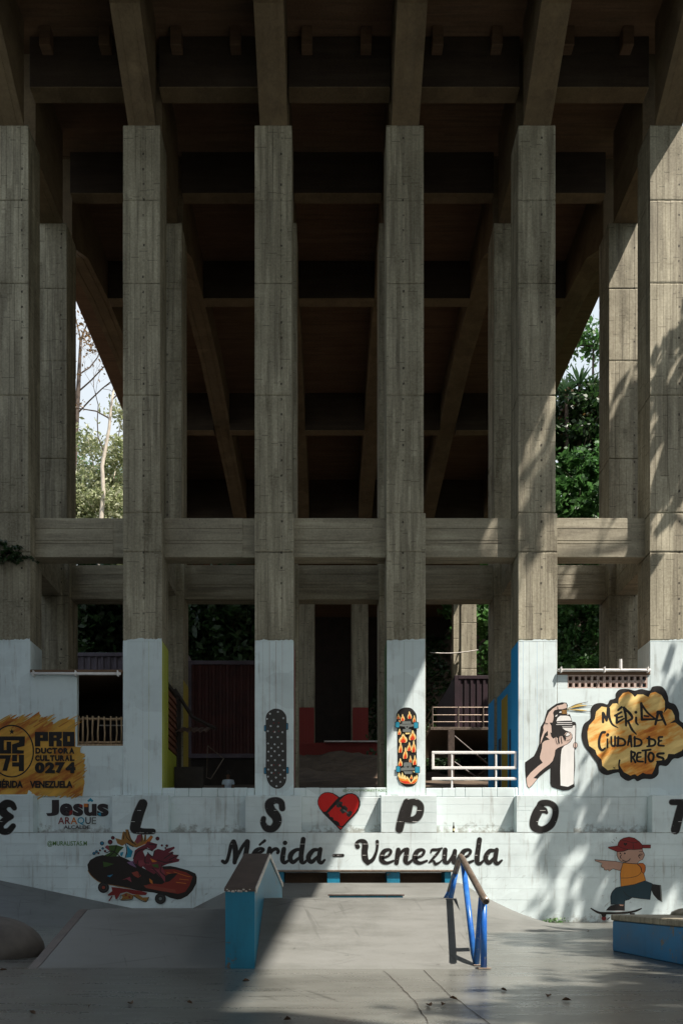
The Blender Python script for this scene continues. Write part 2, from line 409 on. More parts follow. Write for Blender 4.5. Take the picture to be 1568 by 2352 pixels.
M['glass'] = plain('dark_window_glass', (0.02, 0.025, 0.03), 0.1, 0, 0.2, 3)
M['house1'] = plain('pale_green_house_wall', (0.5, 0.6, 0.52), 0.8, 0, 0.1, 1)
M['house2'] = plain('cream_house_wall', (0.7, 0.6, 0.42), 0.8, 0, 0.1, 1)
M['house3'] = plain('blue_house_wall', (0.15, 0.3, 0.5), 0.8, 0, 0.1, 1)

def floor_mat(name, lo, hi, rough):
    m, t, b = nodes(name)
    a = noise(t, 0.7, (0.5, 1, 1), 6, 0.65)
    s = noise(t, 2.2, (0.35, 2.2, 1), 5, 0.7)
    f = noise(t, 30.0, (1, 1, 1), 3)
    v = math_(t, 'ADD', math_(t, 'MULTIPLY', a, 0.45), math_(t, 'ADD', math_(t, 'MULTIPLY', s, 0.45), math_(t, 'MULTIPLY', f, 0.1)))
    c = ramp(t, v, [(0.36, lo), (0.5, tuple((x * 0.35 + y * 0.65) for x, y in zip(lo, hi))), (0.66, hi)])
    sp = ramp(t, noise(t, 11.0, (0.7, 1, 1), 3), [(0.70, (0, 0, 0)), (0.75, (1, 1, 1))])
    c = mix(t, math_(t, 'MULTIPLY', sp, 0.6), c, tuple(x * 0.4 for x in lo))
    for (r1, th) in ((12, .675), (-20, .68), (70, .69)):    # wheel marks and scrapes in several directions
        mk = math_(t, 'MULTIPLY', ramp(t, noise(t, 1.0, (.35, 13, 2), 3, .55, (0, 0, math.radians(r1))), [(th - .05, (0, 0, 0)), (th, (1, 1, 1))]), ramp(t, noise(t, .9, (1, 1, 1), 2), [(.42, (0, 0, 0)), (.6, (1, 1, 1))]))
        c = mix(t, math_(t, 'MULTIPLY', mk, .55), c, tuple(x * .45 for x in lo))
    stn = ramp(t, noise(t, .45, (1, 1, 1), 6, .7), [(.50, (0, 0, 0)), (.58, (1, 1, 1))])
    c = mix(t, math_(t, 'MULTIPLY', stn, .28), c, tuple(x * .7 for x in lo))
    t.links.new(c, b.inputs['Base Color'])
    t.links.new(ramp(t, math_(t, 'ADD', math_(t, 'MULTIPLY', s, 0.7), math_(t, 'MULTIPLY', f, 0.3)), [(0.3, (rough,) * 3), (0.7, (rough + 0.22,) * 3)]), b.inputs['Roughness'])
    b.inputs['Specular IOR Level'].default_value = 0.5
    bump(t, b, math_(t, 'ADD', math_(t, 'MULTIPLY', f, 0.3), s), 0.10, 0.01)
    return m
M['floor'] = floor_mat('polished_plaza_concrete', (0.054, 0.055, 0.046), (0.152, 0.157, 0.142), 0.2)
M['ramp'] = floor_mat('trowelled_ramp_concrete', (0.10, 0.104, 0.094), (0.166, 0.173, 0.162), 0.38)
# ---------------------------------------------------------------- ground
fb = MB(); fb.add([(-90, -90, 0), (90, -90, 0), (90, 24.9, 0), (-90, 24.9, 0)], [(0, 1, 2, 3)])
ground = fb.build('plaza_floor', M['floor'])
tag(ground, kind='structure')
cr = MB()
def crack(pts, w_):
    w_ *= .6
    P = [pf(*p) for p in pts]
    Q = []
    for (a, b) in zip(P, P[1:]):
        for k in range(4):
            t_ = k / 4; Q.append((a[0] + (b[0] - a[0]) * t_ + R.uniform(-.012, .012), a[1] + (b[1] - a[1]) * t_ + R.uniform(-.012, .012)))
    Q.append(P[-1])
    for a, b in zip(Q, Q[1:]):
        d = Vector((b[0] - a[0], b[1] - a[1], 0)); n = Vector((-d.y, d.x, 0)).normalized() * w_ * R.uniform(.5, 1.2)
        cr.add([(a[0] - n.x, a[1] - n.y, .004), (b[0] - n.x, b[1] - n.y, .004), (b[0] + n.x, b[1] + n.y, .004), (a[0] + n.x, a[1] + n.y, .004)], [(0, 1, 2, 3)])
crack([(880, 2230), (912, 2256), (935, 2283), (962, 2315), (980, 2345), (1010, 2400)], .008)
crack([(971, 2229), (1029, 2284), (1066, 2308), (1110, 2340), (1180, 2400)], .007)
crack([(0, 2285), (400, 2283), (620, 2290)], .006)
crack([(1120, 2276), (1568, 2279)], .006)
cr.build('floor_crack', M['crack'], ground)

def sm(a, b, x):
    t_ = min(1.0, max(0.0, (x - a) / (b - a))); return t_ * t_ * (3 - 2 * t_)

def bank_z(x, y):
    zl = max(0.0, 1.23 + (-9.7 - x) * .212) if x < -3.9 else 0.0
    zl = min(zl, 1.9) * max(0.0, min(1.0, (y - 21.2) / 3.07)) ** 1.35
    fx = 1.0
    if x < -2.4: fx = max(0.0, 1 - (-2.4 - x) / 2.3)
    if x > 3.7: fx = max(0.0, 1 - (x - 3.7) / 2.8) ** 1.5
    zc = 1.17 * fx * max(0.0, min(1.0, (y - 18.4) / 4.0)) ** 1.2
    return max(zl, zc)
nx, ny = 150, 46
bv, bf = [], []
for j in range(ny + 1):
    for i in range(nx + 1):
        x = -14 + 21.5 * i / nx; y = 18.3 + 5.96 * j / ny
        z = bank_z(x, y)
        bv.append((x, y, z if z > .003 else -.03))
for j in range(ny):
    for i in range(nx):
        a = j * (nx + 1) + i; bf.append((a, a + 1, a + nx + 2, a + nx + 1))
bk = MB(); bk.add(bv, bf)
tag(bk.build('concrete_bank', M['ramp'], smooth=True), kind='structure')

def hill_z(x, y):
    pts = [(24.9, 3.5), (28.5, 3.6), (31, 4.9), (36, 6.0), (46, 8.0), (57, 10.9), (75, 14.5), (120, 26), (220, 40)]
    z = pts[-1][1]
    for (a, za), (b, zb) in zip(pts, pts[1:]):
        if y <= b:
            z = za + (zb - za) * max(0, (y - a)) / (b - a); break
    g = sm(30, 44, y)
    if x > 11: z += (x - 11) * .95 * g * (1 if x < 30 else 30 / x)
    if x > 2: z += 11 * sm(66, 80, y) * sm(2, 7, x)
    if x < -9: z += (-9 - x) * .5 * g * (1 if x > -40 else 40 / -x)
    z += .25 * math.sin(x * 1.3 + y * .7) * g + .12 * math.sin(x * 3.1 - y * 2.3) * g
    return z
xs = [-150, -110, -80, -60, -45] + [-36 + k * 1.0 for k in range(73)] + [45, 60, 80, 110, 150]
ys = [24.86, 24.9] + [25.5 + k * 1.0 for k in range(60)] + [90, 100, 120, 150, 220]
hv = [(x, y, (-.1 if j == 0 else hill_z(x, y))) for j, y in enumerate(ys) for x in xs]
n_ = len(xs)
hf = [(j * n_ + i, j * n_ + i + 1, (j + 1) * n_ + i + 1, (j + 1) * n_ + i) for j in range(len(ys) - 1) for i in range(n_ - 1)]
hb = MB(); hb.add(hv, hf)
tag(hb.build('hillside', M['dirt'], smooth=True), kind='structure')

# ---------------------------------------------------------------- the viaduct
D0 = 24.64
CXS = [-9.73 + 4.03 * i for i in range(6)]
via = thing('viaduct', 'tall grey board-marked concrete viaduct on square columns with arched ribs', 'bridge', (0.345, 30, 0))

def lift_mesh(name, wd, th, z0, z1, seed, rel=.008, mats=None, side=None, lip=.028):
    rr = random.Random(seed)
    def edge(L, offs_seed):                         # board strips along one face: list of (t, depth)
        out = []; t_ = 0
        q = random.Random(offs_seed)
        wl = [q.uniform(.13, .26) for _ in range(12)]
        k = 0
        while t_ < L - .09:
            w_ = min(wl[k % 12], L - t_)
            if L - t_ - w_ < .09: w_ = L - t_
            d = q.uniform(0, rel)
            out.append((t_ + (.012 if t_ == 0 else .004), d)); out.append((t_ + w_ - (.012 if t_ + w_ > L - .01 else .004), d))
            if t_ + w_ < L - .01: out.append((t_ + w_, rel + .006 if rel > .004 else rel + .002))
            t_ += w_; k += 1
        return out
    def ring(z, ins):
        p = []
        a, b = wd / 2, th
        for t_, d in edge(wd, seed): p.append((-a + t_, d + ins, z))
        for t_, d in edge(th, seed + 1): p.append((a - d - ins, t_, z))
        for t_, d in edge(wd, seed + 2): p.append((a - t_, b - d - ins, z))
        for t_, d in edge(th, seed + 3): p.append((-a + d + ins, b - t_, z))
        return p
    mb = MB()
    if lip: mb.rings([ring(z0, lip), ring(z0 + .03, .004), ring(z0 + .05, 0), ring(z1 - .05, 0), ring(z1 - .03, .004), ring(z1, lip)])
    else: mb.rings([ring(z0, 0), ring(z1, 0)])
    me = mb.mesh(name, mats or [M['conc']])
    if side:                                        # (face normal axis sign, material slot)
        for p in me.polygons:
            if abs(p.normal.x) > .7 and (p.normal.x > 0) == (side > 0): p.material_index = 1
            elif p.normal.y > .5 or abs(p.normal.x) > .7: p.material_index = 2 if len(me.materials) > 2 else 0
    return me

LEV = [3.80, 8.62, 11.33, 12.53, 16.13, 19.57, 22.1, 24.42]
liftcache = {}
def get_lift(k, var, th):
    key = (k, var, th)
    if key not in liftcache:
        wd = 1.20 if k < 3 else 1.145
        liftcache[key] = lift_mesh('column_lift', wd, th, LEV[k], LEV[k + 1], 100 + k * 10 + var, lip=.028 if k not in (5,) else .012)
    return liftcache[key]

FRONT_LABEL = ['front column cut by the left edge of the photo, with the star logo painted at its foot', 'front column with a lime green side', 'front column carrying the dark skateboard with white flowers',
               'front column carrying the flame skateboard', 'front column with a bright blue side', 'front column at the right, dappled by leaf shadow']
sidecol = {1: ('yellowgreen', 1), 2: ('redp', 1), 3: ('greenp', -1), 4: ('bluep', -1)}
def column(i, y0, th, row):
    x = CXS[i]
    c = bpy.data.objects.new('concrete_column', None); COL.objects.link(c); c.parent = via
    c.location = Vector((x, y0, 0)) - ORG[via.name]
    ORG[c.name] = Vector((x, y0, 0))
    if row == 0: c['label'] = FRONT_LABEL[i]
    def put(me, dx=0):
        o = bpy.data.objects.new('column_lift', me); COL.objects.link(o); o.parent = c; o.location = (dx, 0, 0)
        return o
    base = MB().box(-.55, .55, .06, th, 0 if row == 0 else 2.5, LEV[0])
    o = base.build('column_base', M['conc']); o.parent = c
    if row == 0:
        if i in sidecol: put(lift_mesh('column_lift', 1.2, th, LEV[0], LEV[1], 300 + i, .003, [M['white'], M[sidecol[i][0]], M['conc']], sidecol[i][1], lip=.006))['label'] = 'white painted column foot'
        else: put(lift_mesh('column_lift', 1.2, th, LEV[0], LEV[1], 300 + i, .003, [M['white']], lip=.006))['label'] = 'white painted column foot'
    elif row == 1 and i in (1, 4):
        put(lift_mesh('column_lift', 1.2, th, LEV[0], LEV[1] - (.25 if i == 1 else .9), 300 + i, .003, [M['conc'], M['yellow' if i == 1 else 'bluep']], 1 if i == 1 else -1, lip=.006))
        put(lift_mesh('column_lift', 1.2, th, LEV[1] - (.25 if i == 1 else .9), LEV[1], 400 + i, lip=0))
    else: put(get_lift(0, i % 3, th))
    for k in range(1, 7):
        put(get_lift(k, (i * 2 + k + row) % 3, th), dx=(-.03 if k >= 3 else 0))
    return c
YA, YB = D0, 28.24
TA, TB = 1.0, 1.06
colA = [column(i, YA, TA, 0) for i in range(6)]
for i in range(6):                                            # the painter's uneven upper edge
    mb = MB(); rr = random.Random(40 + i); x0, x1 = CXS[i] - .59, CXS[i] + .59; n = 26; h = 0.0; up = []
    for k in range(n + 1):
        h = max(.0, min(.075, h + rr.uniform(-.022, .024))); up.append(h)
    vs = [(x0 + (x1 - x0) * k / n, YA - .0022, LEV[1] - .03) for k in range(n + 1)] + [(x0 + (x1 - x0) * k / n, YA - .0022, LEV[1] + up[k]) for k in range(n + 1)]
    mb.add(vs, [(k, k + 1, n + 2 + k, n + 1 + k) for k in range(n)])
    mb.build('paint_edge', M['white'], colA[i])
colB = [column(i, YB, TB, 1) for i in range(6)]
farlift = {}
def far_column(i, y0, th, z0, z1, red):
    c = bpy.data.objects.new('concrete_column', None); COL.objects.link(c); c.parent = via
    c.location = Vector((CXS[i], y0, 0)) - ORG[via.name]
    ORG[c.name] = Vector((CXS[i], y0, 0))
    zz = [z0] + ([14.7] if red else []) + [17.6, 21, 24.4]
    for a, b in zip(zz, zz[1:]):
        if b <= a: continue
        key = (a, b, red and a == z0)
        if key not in farlift: farlift[key] = lift_mesh('column_lift', 1.15, th, a, b, 700 + int(a * 3), .008, [M['redp'] if key[2] else M['conc']], lip=.02)
        o = bpy.data.objects.new('column_lift', farlift[key]); COL.objects.link(o); o.parent = c
        if key[2]: o['label'] = 'red painted foot'
for i in range(6):
    far_column(i, 60.0, 1.0, 10.5, 24.4, i in (2, 3))
    far_column(i, 63.7, 1.0, 11.5, 24.4, False)

def groove_prof(y0, y1, z0, z1, gs, d=.014, h=.012):       # beam section with board grooves on its front
    p = [(y0 + .012, z0), (y1, z0), (y1, z1), (y0 + .012, z1), (y0, z1 - .012)]
    for g in sorted(gs, reverse=True):
        p += [(y0, g + h), (y0 + d, g + h * .5), (y0 + d, g - h * .5), (y0, g - h)]
    return p + [(y0, z0 + .012)]
TZ0, TZ1 = 11.34, 12.56
for row, (yy, th) in enumerate([(YA, TA), (YB, TB)]):
    proto = None
    for i in range(5):
        xa, xb = CXS[i] + .59, CXS[i + 1] - .59
        if proto is None:
            mb = MB(); y0 = yy + .41
            mb.prism(groove_prof(y0, y0 + .5, TZ0, TZ1, [TZ1 - .33, TZ1 - .70, TZ1 - .80]), 'x', xa, xb - .42)
            mb.prism(groove_prof(y0 + .014, y0 + .5, TZ0, TZ1, []), 'x', xb - .418, xb)
            proto = mb.build('tie_beam', M['beam'], via)
        else: copy(proto, via, dx=CXS[i] - CXS[0])
for i in range(6):                                          # short beams joining the two rows lengthways
    MB().prism(groove_prof(CXS[i] - .34, CXS[i] + .34, TZ0, TZ1 - .003, [TZ1 - .6]), 'y', YA + TA - .02, YB + .02).build('link_beam', M['beam'], via)

DK = 27.6
def rib_mesh(prof, x, wd=.84):
    mb = MB()
    mb.prism(prof, 'x', x - wd / 2, x + wd / 2)
    # raised strip pair on the soffit: form-board marks
    for a, b in zip(prof[:-2], prof[1:-2]):
        for q in (-.22, .2):
            mb.add([(x + q - .02, a[0], a[1] - .012), (x + q + .02, a[0], a[1] - .012), (x + q + .02, b[0], b[1] - .012), (x + q - .02, b[0], b[1] - .012),
                    (x + q - .02, a[0], a[1] + .02), (x + q + .02, a[0], a[1] + .02), (x + q + .02, b[0], b[1] + .02), (x + q - .02, b[0], b[1] + .02)],
                   [(0, 1, 2, 3), (0, 4, 5, 1), (3, 2, 6, 7), (1, 5, 6, 2), (0, 3, 7, 4)])
    return mb
back = [(29.28, 24.40), (31.2, 25.5), (34.2, 26.05), (38.5, 26.35), (43, 25.95), (48, 25.5), (52.7, 25.0), (56.5, 24.55), (60.0, 24.2)]
front = [(24.66, 24.40), (22.57, 25.85), (20.0, 26.3), (15, 26.5), (9, 26.5), (3, 26.4), (-2, 26.0), (-6, 24.4)]
midp = [(25.62, 24.40), (28.26, 24.40)]
for i in range(6):
    for pr in (back, front, midp):
        top = [(pr[-1][0], DK), (pr[0][0], DK)]
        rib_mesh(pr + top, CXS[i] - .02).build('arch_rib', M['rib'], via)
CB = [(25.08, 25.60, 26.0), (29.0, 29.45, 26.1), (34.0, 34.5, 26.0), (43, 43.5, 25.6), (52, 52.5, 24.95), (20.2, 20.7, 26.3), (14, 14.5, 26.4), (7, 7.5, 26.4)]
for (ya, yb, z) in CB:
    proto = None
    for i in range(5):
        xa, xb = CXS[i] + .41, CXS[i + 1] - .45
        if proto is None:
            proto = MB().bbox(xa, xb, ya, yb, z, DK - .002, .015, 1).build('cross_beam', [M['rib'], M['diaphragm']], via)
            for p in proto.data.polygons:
                if p.normal.z < -.6: p.material_index = 0  # undersides stay paler, the other faces carry the shade in their colour
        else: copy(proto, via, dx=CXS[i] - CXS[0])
proto = None
for i in range(5):
    for u in (.62, 2.45):
        x = CXS[i] + u + .2
        if proto is None: proto = MB().bbox(x, x + .34, 24.76, 25.15, 27.0, DK - .003, .02).build('corbel', M['soffit'], via); x0 = x
        else: copy(proto, via, dx=x - x0)
XL, XR = -11.41, 12.10
for (a, b) in [(-22, -6), (-6, 8), (8, 20.4), (20.4, 29.2), (29.2, 34.2), (34.2, 43.2), (43.2, 52.2), (52.2, 62), (62, 80)]:
    mb = MB(); mb.bbox(XL, XR, a + .01, b - .01, DK, 28.2, .02)
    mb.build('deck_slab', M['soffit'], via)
    mb = MB()
    mb.box(XL + .3, XL + .5, a, b, 28.205, 29.0); mb.box(XR - .5, XR - .3, a, b, 28.205, 29.0)
    mb.build('deck_parapet', M['beam'], via)
for yp in (-6.0, -2.2):                                      # the next pier, behind the viewer
    for i in range(6): MB().box(CXS[i] - .58, CXS[i] + .58, yp - 1.1, yp - .1, 0, 24.4).build('concrete_column', M['conc'], via)
MB().box(CXS[0], CXS[5], -6.7, -6.2, TZ0, TZ1).build('tie_beam', M['beam'], via)
MB().box(XL, XR, 78, 79, 8, 28.2).build('abutment', M['void'], via)

# infill between the two rows along the second and fifth columns (kiosk walls)
YW = YA + .004                                               # bay wall face
kg = thing('kiosk', 'lime green kiosk side with brown slatted shutter and tiled awning behind second front column', 'kiosk', (CXS[1], 27, 4))
xs_ = CXS[1] + .50
MB().box(xs_ - .12, xs_, YA + TA + .005, YB - .005, 3.6, 5.55).build('low_wall', M['yellowgreen'], kg)
MB().box(xs_ - .12, xs_ - .01, YA + TA + .005, YB - .005, 7.6, 7.75).build('top_plate', M['dark'], kg)
pr_ = None
for k in range(9):
    z = 5.6 + k * .215
    if pr_ is None: pr_ = MB().add([(xs_ - .10, YA + TA + .01, z + .02), (xs_ + .02, YA + TA + .01, z - .0), (xs_ + .02, YB - .75, z), (xs_ - .10, YB - .75, z + .02),
                               (xs_ - .10, YA + TA + .01, z + .20), (xs_ - .02, YA + TA + .01, z + .19), (xs_ - .02, YB - .75, z + .19), (xs_ - .10, YB - .75, z + .20)],
                              [(0, 1, 2, 3), (4, 7, 6, 5), (1, 5, 6, 2), (0, 4, 5, 1), (3, 2, 6, 7), (0, 3, 7, 4)]).build('shutter_slat', M['woodred'], kg)
    else: copy(pr_, kg, dz=k * .215)
MB().box(xs_ - .12, xs_ + .06, YB - .74, YB - .2, 3.6, 7.6).build('timber_post', M['dark'], kg)
MB().tube([(xs_ - .1, YB - .5, 7.9), (xs_ + .5, YB - .5, 6.95), (xs_ + 1.3, YB - .5, 6.55)], .07, 6).build('rafter', M['dark'], kg)
pr_ = None
for k in range(5):
    x = xs_ + .15 + k * .21
    if pr_ is None:
        x0 = x
        prof = [(.10 * math.cos(a), .06 * math.sin(a)) for a in [math.pi * q / 5 for q in range(6)]]
        prof = prof + [(.085 * math.cos(a), .06 * math.sin(a) - .015) for a in [math.pi * q / 5 for q in range(5, -1, -1)]]
        mb = MB(); mb.rings([[(x + p[0], YB - 1.2, 6.28 + p[1]) for p in prof], [(x + p[0], YB - .15, 6.62 + p[1]) for p in prof]])
        pr_ = mb.build('roof_tile', M['roof'], kg)
    else: copy(pr_, kg, dx=x - x0)
MB().bbox(xs_ + .02, xs_ + 1.0, YB - 1.25, YB - 1.15, 3.9, 5.12, .01).build('counter_panel', M['dark'], kg)
hb_ = MB()
for a, b in [((1.0, 6.0), (1.55, 5.55)), ((1.55, 5.55), (1.1, 4.85)), ((1.0, 6.0), (.95, 4.9)), ((.95, 4.9), (1.1, 4.85))]:
    hb_.tube([(xs_ + a[0], YB - .3, a[1]), (xs_ + b[0], YB - .25, b[1])], .016, 5)
hb_.build('hatch_frame', M['steel'], kg)

bw = thing('blue_kiosk_wall', 'bright blue painted wall with olive yellow doorway behind the fifth front column', 'wall', (CXS[4], 27, 4))
xb_ = CXS[4] - .5
MB().bbox(xb_, xb_ + .12, YA + TA + .005, YB - .005, 3.6, 7.73, .01).build('wall_face', M['bluep'], bw)
MB().box(xb_ - .012, xb_ - .002, 26.55, 27.45, 4.35, 7.45).build('door', M['yellow'], bw, 'olive yellow door panel')
MB().box(xb_ - .010, xb_ - .002, 26.0, 26.3, 4.2, 6.2).build('shutter', M['bluedk'], bw)
MB().box(xb_ - .010, xb_ - .002, 27.6, 27.95, 4.2, 6.2).build('shutter', M['bluedk'], bw)

# ---------------------------------------------------------------- the painted wall at the foot
YL = 24.27                                                   # front of the low wall and letter blocks
mw = thing('mural_wall', 'long white painted concrete wall at the foot of the viaduct, covered with lettering and murals', 'wall', (0.3, YL, 0))
MB().box(-16, 16, YL + .03, 24.85, 0, 2.68).build('wall_core', M['white'], mw)
NC = 8; CH = 2.7 / NC
for k in range(NC):
    xj = [-16, -11.5 + R.uniform(-1, 1), -7.2 + R.uniform(-1, 1), -2.8 + R.uniform(-1, 1), 1.5 + R.uniform(-1, 1), 5.6 + R.uniform(-1, 1), 10.2 + R.uniform(-.6, .6), 16]
    for a, b in zip(xj, xj[1:]):
        d = R.uniform(0, .0025)
        MB().bbox(a + .001, b - .001, YL + d, YL + .06, k * CH + .0025, (k + 1) * CH - .0025, .003).build('wall_panel', M['white'], mw)
MB().box(-16, 16, YL + .004, 24.86, 2.702, 2.712).build('wall_ledge', M['niche'], mw)
BX = [(-40, 76.5), (257.7, 387), (564, 692), (875, 1002), (1186, 1316), (1497, 1620)]
for i, (a, b) in enumerate(BX):
    x0, x1 = (a - CX) / 76.14, (b - CX) / 76.14
    gs = [3.0, 3.32, 3.63] if i % 2 else [3.05, 3.37, 3.5]
    prof = groove_prof(YL + (.002 if i % 2 else 0), 24.66, 2.713, 3.83, gs, .006, .006)
    MB().prism(prof, 'x', x0, x1).build('letter_block', M['white'], mw)
for i in range(5):                                           # niche backs and parapets between columns
    xa, xb = CXS[i] + .6, CXS[i + 1] - .6
    xa2, xb2 = (BX[i][1] - CX) / 76.14 + .002, (BX[i + 1][0] - CX) / 76.14 - .002
    MB().prism(groove_prof(YW, 24.84, 2.713, 3.826, [2.95, 3.3, 3.6], .005, .005), 'x', xa2, xb2).build('niche_panel', M['niche'], mw)
    if i in (1, 2, 3):
        mb = MB()
        x = xa + .003
        while x < xb - .02:                                  # rough broken blocks of the parapet
            L = min(R.uniform(.28, .55), xb - x)
            MB().bbox(x, x + L - .006, YW + R.uniform(0, .006), 24.85, 3.83, 4.11 + R.uniform(-.012, .008), .012).build('parapet_block', M['white'], mw)
            x += L
# small rough crumbs and mould line along the block tops
cb = MB()
for i, (a, b) in enumerate(BX):
    x0, x1 = (a - CX) / 76.14, (b - CX) / 76.14
    for q in range(26):
        x = R.uniform(x0, x1); s = R.uniform(.008, .022)
        cb.box(x - s * 2, x + s * 2, YL + .02, YL + .36, 3.83, 3.83 + s)
cb.build('mortar_crumbs', M['niche'], mw)['kind'] = 'stuff'

lw = thing('kiosk_front_wall', 'white painted infill wall with a barred window opening, left of the second front column', 'wall', (-7.7, YW, 3.83))
xa, xb = CXS[0] + .6, CXS[1] - .6
xw0 = (177 - CX) / 75; zt = 7.62; zw0 = CZ + (HY - 1713) / 75; zw1 = CZ + (HY - 1550) / 75
MB().box(xa + .002, xw0, YW, 24.84, 3.834, zt).box(xw0, xb - .002, YW, 24.84, 3.834, zw0).build('wall_face', M['white'], lw)
MB().bbox(xw0 + .003, xb - .004, YW + .02, 24.86, zw0, zw0 + .06, .008).build('sill', M['wood'], lw)
MB().bbox(xa, xb, YW - .04, 28.2, zt + .005, zt + .10, .01).build('roof_slab', M['soffit'], lw)
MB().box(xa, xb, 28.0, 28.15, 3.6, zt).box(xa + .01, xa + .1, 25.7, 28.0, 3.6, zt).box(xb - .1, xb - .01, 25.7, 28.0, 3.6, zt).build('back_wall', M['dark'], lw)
MB().tube([(xw0 + .3, 26, 6.3), (xb - .1, 26, 6.3)], .02, 6).build('inner_rail', M['worn'], lw)
wr = thing('stick_railing', 'rough brown stick railing across the dark window opening on the left', 'railing', ((xw0 + xb) / 2, 24.75, zw0))
zr = CZ + (HY - 1650) / 75
for z in (zr, zw0 + .12):
    mb = MB(); mb.tube([(xw0 + .01 + (xb - xw0 - .02) * k / 6, 24.74 + R.uniform(-.01, .01), z + R.uniform(-.015, .015)) for k in range(7)], .04, 7)
    mb.build('rail', M['wood'], wr, smooth=True)
for zx in (547, 572, 606, 645, 684, 726, 765, 806, 842):
    x = (zx / 3.034 - CX) / 75
    mb = MB(); r_ = R.uniform(.022, .036)
    mb.tube([(x + R.uniform(-.02, .02), 24.72, zw0 + .07), (x + R.uniform(-.03, .03), 24.71, zw0 + .4), (x + R.uniform(-.02, .02), 24.72, zr + R.uniform(.05, .11))], [r_, r_ * .85, r_ * .9], 6)
    mb.build('stick', M['wood'], wr, smooth=True)
def pipe_bar(name, label, p0, p1, y):
    t_ = thing(name, label, 'pipe', ((p0[0] + p1[0]) / 2, y, p0[2]))
    MB().tube([p0, p1], .042, 10).build('pipe', M['whitemetal'], t_, smooth=True)
    for s_ in (.03, .5, .97):
        x = p0[0] + (p1[0] - p0[0]) * s_
        MB().bbox(x - .015, x + .015, y - .07, YW + .0, p0[2] - .08, p0[2] + .09, .004).build('bracket', M['whitemetal'], t_)
    return t_
zp = CZ + (HY - 1549) / 75
pipe_bar('awning_pipe', 'white horizontal pipe on brackets over the barred window at left', (xa + .05, YW - .08, zp), (xb - .05, YW - .08, zp), YW - .08)
rw = thing('graffiti_bay_wall', 'white infill wall with a row of openwork blocks on top, behind the yellow cloud mural', 'wall', (8.4, YW, 3.83))
xa, xb = CXS[4] + .6, CXS[5] - .6
bz0, bz1 = CZ + (HY - 1580.5) / 75, CZ + (HY - 1550) / 75
MB().box(xa + .002, xb - .002, YW, 24.84, 3.834, bz0 - .003).build('wall_face', M['white'], rw)
bx0, bx1 = (1302.5 - CX) / 75, (1486 - CX) / 75
MB().box(xa + .002, bx0 - .002, YW, 24.84, bz0, bz1).box(bx1 + .002, xb - .002, YW, 24.84, bz0, bz1).build('wall_end', M['white'], rw)
MB().bbox(xa, xb, YW - .03, 28.2, bz1 + .003, 7.70, .01).build('roof_slab', M['soffit'], rw)
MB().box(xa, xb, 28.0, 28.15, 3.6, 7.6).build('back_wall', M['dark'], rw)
pw = (bx1 - bx0) / 13; ph = (bz1 - bz0) / 2
pr_ = None
for r_ in range(2):
    for k in range(13):
        x = bx0 + k * pw; z = bz0 + r_ * ph
        if pr_ is None:
            t_ = .032
            pr_ = MB().box(x + .004, x + pw - .004, YW + .004, 24.78, z + .003, z + t_).box(x + .004, x + pw - .004, YW + .004, 24.78, z + ph - t_, z + ph - .003) \
                .box(x + .004, x + .032, YW + .005, 24.779, z + t_, z + ph - t_).box(x + pw - .032, x + pw - .004, YW + .005, 24.779, z + t_, z + ph - t_).build('breeze_block', M['terracotta'], rw)
        else: copy(pr_, rw, dx=k * pw, dz=r_ * ph)
zp = CZ + (HY - 1541) / 75
pp = pipe_bar('awning_pipe', 'white horizontal pipe along the top of the openwork block row', (xa + .0, YW - .08, zp), (xb - .02, YW - .08, zp), YW - .08)
MB().tube([((1422 - CX) / 75, YW - .08, zp), ((1422 - CX) / 75, YW - .08, zp + .33)], .05, 8).build('vent_stub', M['whitemetal'], pp)

gr = thing('guard_railing', 'white welded guard railing standing on the parapet between the fourth and fifth columns', 'railing', (4.5, 24.75, 4.11))
def q8(zx, zy): return px((1700 + zx / 2.94) / 1.7417, (2380 + zy / 2.94) / 1.7417, 24.75)
def bar(n_, a, b, r_=.04):
    (x0, z0), (x1, z1) = q8(*a), q8(*b)
    mb = MB()
    if abs(x1 - x0) > abs(z1 - z0): mb.bbox(min(x0, x1) - r_, max(x0, x1) + r_, 24.75 - r_, 24.75 + r_, z0 - r_, z0 + r_, .012)
    else: mb.bbox(x0 - r_, x0 + r_, 24.752 - r_, 24.748 + r_, min(z0, z1) + r_ + .001, max(z0, z1) - r_ - .001, .012)
    mb.build(n_, M['whitemetal'], gr)
bar('rail', (90, 1855), (1060, 1855)); bar('rail', (90, 2035), (1060, 2035)); bar('rail', (90, 2162), (1060, 2162))
bar('upright', (90, 2035), (90, 1855)); bar('upright', (1060, 2035), (1060, 1855))
for zx in (313, 830):
    bar('upright', (zx, 2035), (zx, 1855), .03); bar('upright', (zx, 2162), (zx, 2035), .026); bar('upright', (zx, 2290), (zx, 2162), .026)
